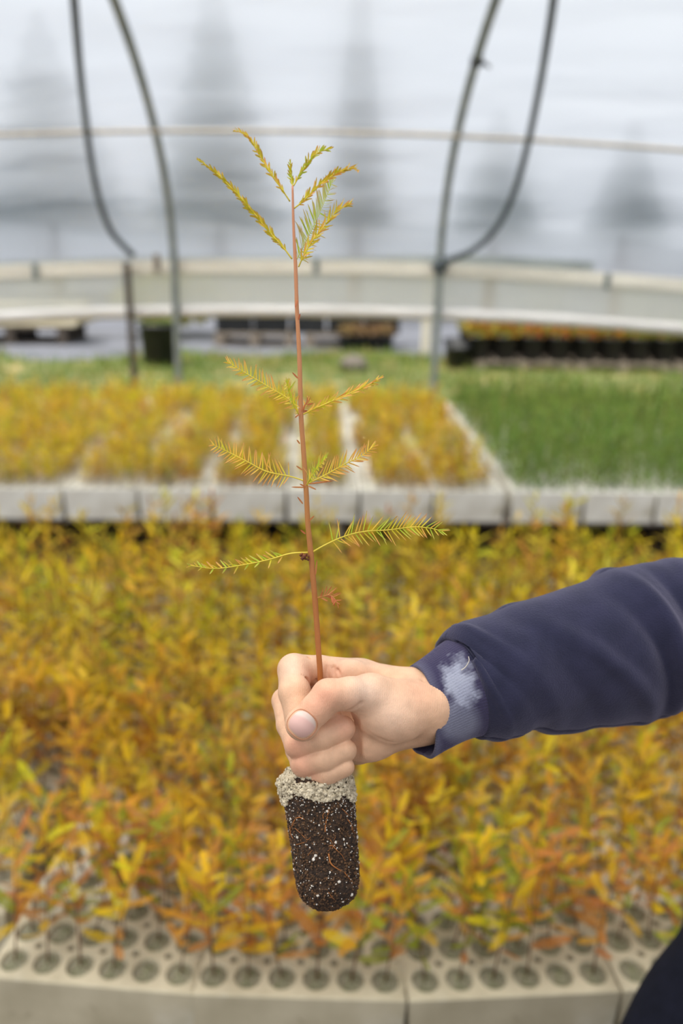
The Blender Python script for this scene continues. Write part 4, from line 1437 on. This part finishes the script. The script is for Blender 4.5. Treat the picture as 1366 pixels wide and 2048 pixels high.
ca.data.foreach_set('color', np.hstack([cols, np.ones((len(hv), 1))]).astype(np.float32).ravel())

def skin_material():
    m = bpy.data.materials.new('skin'); m.use_nodes = True
    nt = m.node_tree; N = nt.nodes; L = nt.links; p = N['Principled BSDF']
    p.inputs['Roughness'].default_value = .5; p.inputs['Specular IOR Level'].default_value = .35
    p.inputs['Subsurface Weight'].default_value = .07; p.inputs['Subsurface Radius'].default_value = (1, .35, .2); p.inputs['Subsurface Scale'].default_value = .004
    at = N.new('ShaderNodeVertexColor'); at.layer_name = 'Col'
    tc = N.new('ShaderNodeTexCoord')
    nz = N.new('ShaderNodeTexNoise'); nz.inputs['Scale'].default_value = 120; nz.inputs['Detail'].default_value = 6
    L.new(tc.outputs['Object'], nz.inputs['Vector'])
    mr = N.new('ShaderNodeMapRange'); mr.inputs[1].default_value = .3; mr.inputs[2].default_value = .7; mr.inputs[3].default_value = .88; mr.inputs[4].default_value = 1.06
    L.new(nz.outputs[0], mr.inputs[0])
    mx = N.new('ShaderNodeMix'); mx.data_type = 'RGBA'; mx.blend_type = 'MULTIPLY'; mx.inputs[0].default_value = 1
    L.new(at.outputs[0], mx.inputs[6]); L.new(mr.outputs[0], mx.inputs[7]); L.new(mx.outputs[2], p.inputs['Base Color'])
    vo = N.new('ShaderNodeTexVoronoi'); vo.feature = 'DISTANCE_TO_EDGE'; vo.inputs['Scale'].default_value = 900
    mp = N.new('ShaderNodeMapping'); mp.inputs['Scale'].default_value = (1.6, 1, .55)
    L.new(tc.outputs['Object'], mp.inputs[0]); L.new(mp.outputs[0], vo.inputs['Vector'])
    wv = N.new('ShaderNodeTexWave'); wv.inputs['Scale'].default_value = 260; wv.inputs['Distortion'].default_value = 5; wv.inputs['Detail'].default_value = 3
    wv.inputs['Detail Scale'].default_value = 1.5
    L.new(tc.outputs['Object'], wv.inputs['Vector'])
    ad = N.new('ShaderNodeMath'); ad.operation = 'ADD'
    ml = N.new('ShaderNodeMath'); ml.operation = 'MULTIPLY'; ml.inputs[1].default_value = .25
    L.new(wv.outputs['Fac'], ml.inputs[0]); L.new(vo.outputs['Distance'], ad.inputs[0]); L.new(ml.outputs[0], ad.inputs[1])
    b1 = N.new('ShaderNodeBump'); b1.inputs['Strength'].default_value = .6; b1.inputs['Distance'].default_value = .0003
    L.new(ad.outputs[0], b1.inputs['Height'])
    b2 = N.new('ShaderNodeBump'); b2.inputs['Strength'].default_value = .4; b2.inputs['Distance'].default_value = .0012
    L.new(nz.outputs[0], b2.inputs['Height']); L.new(b1.outputs[0], b2.inputs['Normal'])
    L.new(b2.outputs[0], p.inputs['Normal'])
    return m
M['skin'] = skin_material()
hand = link('hand', me, person, M['skin'])

# thumb nail
na_, nb_ = 26, 26
c0 = (604.5, 1448.5); dirv = np.array([-.66, .75]); acr = np.array([.75, .66])
def nail_surface(name, ra, rb, lift, edge, colf, m):
    mb = MB(); vs = []; cs = []
    for j in range(nb_ + 1):
        r_ = j / nb_
        for k in range(40):
            a = 2 * PI * k / 40
            ex = 2.6
            ca, sa = math.cos(a), math.sin(a)
            rr_ = r_ / ((abs(ca) ** ex + abs(sa) ** ex) ** (1 / ex))
            uu, vv_ = ra * rr_ * ca, rb * rr_ * sa
            xp = c0[0] + acr[0] * uu * 1 + dirv[0] * vv_; yp = c0[1] + acr[1] * uu + dirv[1] * vv_
            z = front(xp, yp)
            if z is None: z = 36
            zz = z + lift * (1 - r_ ** 4) - edge * r_ ** 6
            vs.append(HP(xp, yp, zz) - P0)
            cs.append(colf(uu / ra, vv_ / rb))
    fs = [(j * 40 + k, (j + 1) * 40 + k, (j + 1) * 40 + (k + 1) % 40, j * 40 + (k + 1) % 40) for j in range(nb_) for k in range(40)]
    mb.add(vs, fs); mb.c = cs
    return mb.build(name, m, hand, smooth=True)
def nailc(u, v_):
    pink = np.array(lin((222, 178, 166))); lun = np.array(lin((226, 200, 186))); tip = np.array(lin((214, 186, 164)))
    w1 = max(0, min(1, (-v_ - .42 + .25 * u * u - .3 * u * .6) * 5)) ; w2 = max(0, min(1, (v_ - .84) * 8))
    return tuple((pink * (1 - w1) + lun * w1) * (1 - w2) + tip * w2)
M['nail'] = mat('nail', (240, 210, 200), None, .42, attr=True)
nl = nail_surface('thumb_nail', 27.5, 26.5, .45, .2, nailc, M['nail'])
nl['label'] = 'pink thumb nail with a pale lunula'
# rim of skin round the nail
ring = []
for k in range(41):
    a = 2 * PI * k / 40
    ca, sa = math.cos(a), math.sin(a); ex = 2.6
    rr_ = 1.03 / ((abs(ca) ** ex + abs(sa) ** ex) ** (1 / ex))
    uu, vv_ = 27.5 * rr_ * ca, 26.5 * rr_ * sa
    xp = c0[0] + acr[0] * uu + dirv[0] * vv_; yp = c0[1] + acr[1] * uu + dirv[1] * vv_
    z = front(xp, yp) or 30
    ring.append(HP(xp, yp, z - .25) - P0)
o = MB().tube(ring, .0005, 8, False, c=tuple(lin((206, 142, 108)))).build('nail_fold', M['skin'], hand, smooth=True)

# cuff and sleeve as swept tubes
def fabric(name, base, base2, rib=False, patch=False):
    m = mat(name, base, base2, .92, 60, bump=.35, bscale=900, attr=patch, spec=.2)
    p = m.node_tree.nodes['Principled BSDF']
    p.inputs['Sheen Weight'].default_value = .35; p.inputs['Sheen Roughness'].default_value = .5
    p.inputs['Sheen Tint'].default_value = (.6, .55, .7, 1)
    return m
M['navy'] = fabric('navy_fleece', (42, 42, 64), (35, 36, 56))
M['rib'] = fabric('ribbed_cuff', (255, 255, 255), (235, 235, 240), patch=True)
TILT = R(24)
def swept(rings, nr, na, disp, wfun, name, m, colf=None, parent=person, thick=0.0022, rnear=1.0):
    """rings: (xtop,ytop,xbot,ybot,w,r2mm)"""
    T = [V((r[0], r[1], 0)) for r in rings]; B = [V((r[2], r[3], 0)) for r in rings]; Q = [V((r[4], r[5], 0)) for r in rings]
    n = nr * (len(rings) - 1)
    T, B, Q = curve_pts(T, n), curve_pts(B, n), curve_pts(Q, n)
    vs = []; cs = []
    nn_ = len(T)
    for i in range(nn_):
        c = (T[i] + B[i]) / 2; hh_ = (T[i] - B[i]) / 2
        for k in range(na):
            a = 2 * PI * k / na
            ca, sa = math.cos(a), math.sin(a)
            dd = disp(i / (nn_ - 1), a)
            r1 = 1 + dd / (hh_.length / S)
            r2 = Q[i].y + dd
            x = c.x + hh_.x * ca * r1 + r2 * sa * math.sin(TILT) * S
            y = c.y + hh_.y * ca * r1
            wz = Q[i].x + r2 * sa * math.cos(TILT)
            vs.append(HP(x, y, wz) - P0)
            if colf: cs.append(colf(i / (nn_ - 1), a, x, y, sa))
    fs = [(i * na + k, (i + 1) * na + k, (i + 1) * na + (k + 1) % na, i * na + (k + 1) % na) for i in range(nn_ - 1) for k in range(na)]
    mb = MB().add(vs, fs)
    if colf: mb.c = cs
    o = mb.build(name, m, parent, smooth=True)
    sm = o.modifiers.new('solid', 'SOLIDIFY'); sm.thickness = thick; sm.offset = -1
    return o
def cuff_disp(t, a):
    s_ = -.75 * math.sin(a * 50) ** 2
    low = max(0, -math.cos(a))
    return s_ + 1.6 * low * math.sin(a * 5 + 1) * (1 - t) + .8 * math.sin(a * 3 + t * 3) + 1.6 * math.exp(-((t - .55) / .25) ** 2)
def cuff_col(t, a, x, y, sa):
    navy = np.array(lin((60, 55, 80))); pale = np.array(lin((158, 160, 174)))
    dx, dy = x - (918 + (y - 1370) * .12), y - 1368
    e = math.sqrt((dx / 36) ** 2 + (dy / 52) ** 2) + .5 * noise.noise(V((x * .045, y * .045, 0))) + .25 * noise.noise(V((x * .2, y * .2, 3)))
    w_ = max(0, min(1, (1.12 - e) * 1.7)) * (1 if sa > 0 else 0) * (.62 + .38 * math.cos(a * 50) ** 2)
    e2 = math.sqrt(((x - 915) / 46) ** 2 + ((y - 1440) / 45) ** 2)
    w_ = max(w_, .38 * max(0, min(1, (1.1 - e2) * 2)) * (1 if sa > 0 else 0) * (.5 + .7 * math.cos(a * 50) ** 2))
    if sa > 0: w_ = max(w_, .18 * max(0, 1 - t * 8))
    return tuple(navy * (1 - w_) + pale * w_)
swept([(828, 1336, 848, 1512, -19, 27), (862, 1316, 880, 1494, -23, 28.5), (900, 1293, 925, 1472, -27, 29.5), (945, 1272, 975, 1462, -32, 30), (985, 1258, 1010, 1452, -36, 30)], 12, 800, cuff_disp, None,
      'ribbed_cuff', M['rib'], cuff_col)['label'] = 'ribbed navy cuff with a pale worn patch'
def sl_disp(t, a):
    # soft folds running round and along the sleeve
    d = 0
    sa = math.sin(a); ca = math.cos(a)
    grow = min(1, t * 7)
    for (t0, sl, wd, am) in ((.12, .045, .022, 2.6), (.20, .07, .03, -2.4), (.27, .075, .026, 2.8), (.36, .06, .035, -2.8), (.43, .09, .026, 3.0), (.52, .05, .03, -3.2), (.565, .05, .022, 3.4), (.63, .06, .03, -3.0), (.70, .05, .03, 2.5), (.8, .04, .03, -2.5)):
        tt = t0 - sl * ca * 1.5 + .012 * math.sin(a * 2 + t0 * 20)
        d += am * 2.1 * math.exp(-((t - tt) / (wd * .8)) ** 2) * (.6 + .4 * math.sin(a * 1.5 + t0 * 9)) * grow * (.3 + .7 * abs(sa) ** 1.5)
    d += 1.5 * noise.noise(V((t * 14, ca * 1.5, sa * 1.5))) * grow
    d += -2.0 * math.exp(-((a - PI * .93) / .06) ** 2) * grow         # seam along the underside
    return d
rings = [(925, 1284, 975, 1458, -31, 29), (897, 1272, 962, 1471, -29, 33), (918, 1254, 988, 1476, -31, 37), (964, 1238, 1030, 1470, -36, 40), (1050, 1207, 1072, 1455, -46, 42), (1153, 1172, 1145, 1461, -60, 45),
         (1235, 1140, 1225, 1452, -72, 48), (1300, 1131, 1295, 1437, -82, 50), (1366, 1122, 1366, 1417, -92, 52), (1500, 1105, 1510, 1410, -115, 54), (1700, 1010, 1750, 1380, -160, 58),
         (1900, 780, 2050, 1100, -230, 62), (2080, 480, 2330, 640, -300, 66)]
swept(rings, 14, 220, sl_disp, None, 'sleeve', M['navy'])['label'] = 'navy sweatshirt sleeve'
# thread end on the cuff
MB().tube(curve_pts([HP(937, 1313, 10) - P0, HP(938, 1322, 10) - P0, HP(931, 1334, 9) - P0, HP(923, 1340, 8) - P0], 14), .0003, 6).build('loose_thread', mat('thread', (206, 196, 180)), person)

# trousers: the near leg reaches into the lower right corner
M['trouser'] = mat('dark_trousers', (20, 21, 32), (15, 16, 25), .95, 60, bump=.3, bscale=700, spec=.15)
def leg_path(pts):
    return curve_pts(pts, 60)
def trouser():
    mb = MB()
    # thigh and shin
    def dp_(px, py, d): return CAM + ray(px, py) * d
    a0 = dp_(1740, 1480, 1.2); a1 = dp_(1603, 1700, 1.14); a2 = dp_(1500, 1915, 1.1); a3 = dp_(1345, 2190, 1.03)
    a4 = V((a3.x + .0, a3.y - .08, .26)); a5 = V((a3.x + .04, a3.y - .12, .06))
    pts = curve_pts([a0, a1, a2, a3, a4, a5], 50)
    rr = []
    for i, p in enumerate(pts):
        t = i / (len(pts) - 1)
        rr.append(.098 - .03 * t + .005 * math.sin(t * 22) + .003 * math.sin(t * 41))
    mb.tube(pts, rr, 40)
    q = V((.26, -.08, 0))
    b = [p + q for p in (a0, a1, a2, a3, a4, a5)]
    mb.tube(curve_pts(b, 50), rr, 40)
    return mb.build('trousers', M['trouser'], person, smooth=True), a0, (a5, b[-1])
tr, hipp, feet = trouser()
tr.location = -P0
# torso, joined to the sleeve, outside the frame on the right
sh = HP(2200, 560, -300)
tc_ = V((hipp.x + .14, hipp.y - .03, 0))
mb = MB()
zs = [(.95, .17, .12), (1.1, .18, .125), (1.25, .19, .13), (1.4, .2, .13), (1.5, .19, .115), (1.56, .13, .09), (1.6, .065, .065)]
vs = []; na2 = 48
for z, rx, ry in zs:
    for k in range(na2):
        a = 2 * PI * k / na2
        vs.append((tc_.x + rx * math.cos(a), tc_.y + ry * math.sin(a), z) )
fs = [(i * na2 + k, i * na2 + (k + 1) % na2, (i + 1) * na2 + (k + 1) % na2, (i + 1) * na2 + k) for i in range(len(zs) - 1) for k in range(na2)]
fs.append(tuple(range(na2))[::-1]); fs.append(tuple((len(zs) - 1) * na2 + k for k in range(na2)))
o = mb.add(vs, fs).build('sweatshirt', M['navy'], person, smooth=True); o.location = -P0
for f_ in feet:
    vs_ = MB()
    c = V((f_.x, f_.y + .04, 0))
    prof = [(0.045, 0), (.048, .02), (.045, .05), (.03, .08)]
    bm = bmesh.new(); bmesh.ops.create_icosphere(bm, subdivisions=3, radius=1)
    for v in bm.verts:
        zz = max(-.35, v.co.z)
        v.co = V((v.co.x * .048, v.co.y * .14, (zz + .35) * .07)) + c
    me_ = bpy.data.meshes.new('shoe'); bm.to_mesh(me_); bm.free()
    o = link('shoe', me_, person, M['blackplastic']); o.location = -P0
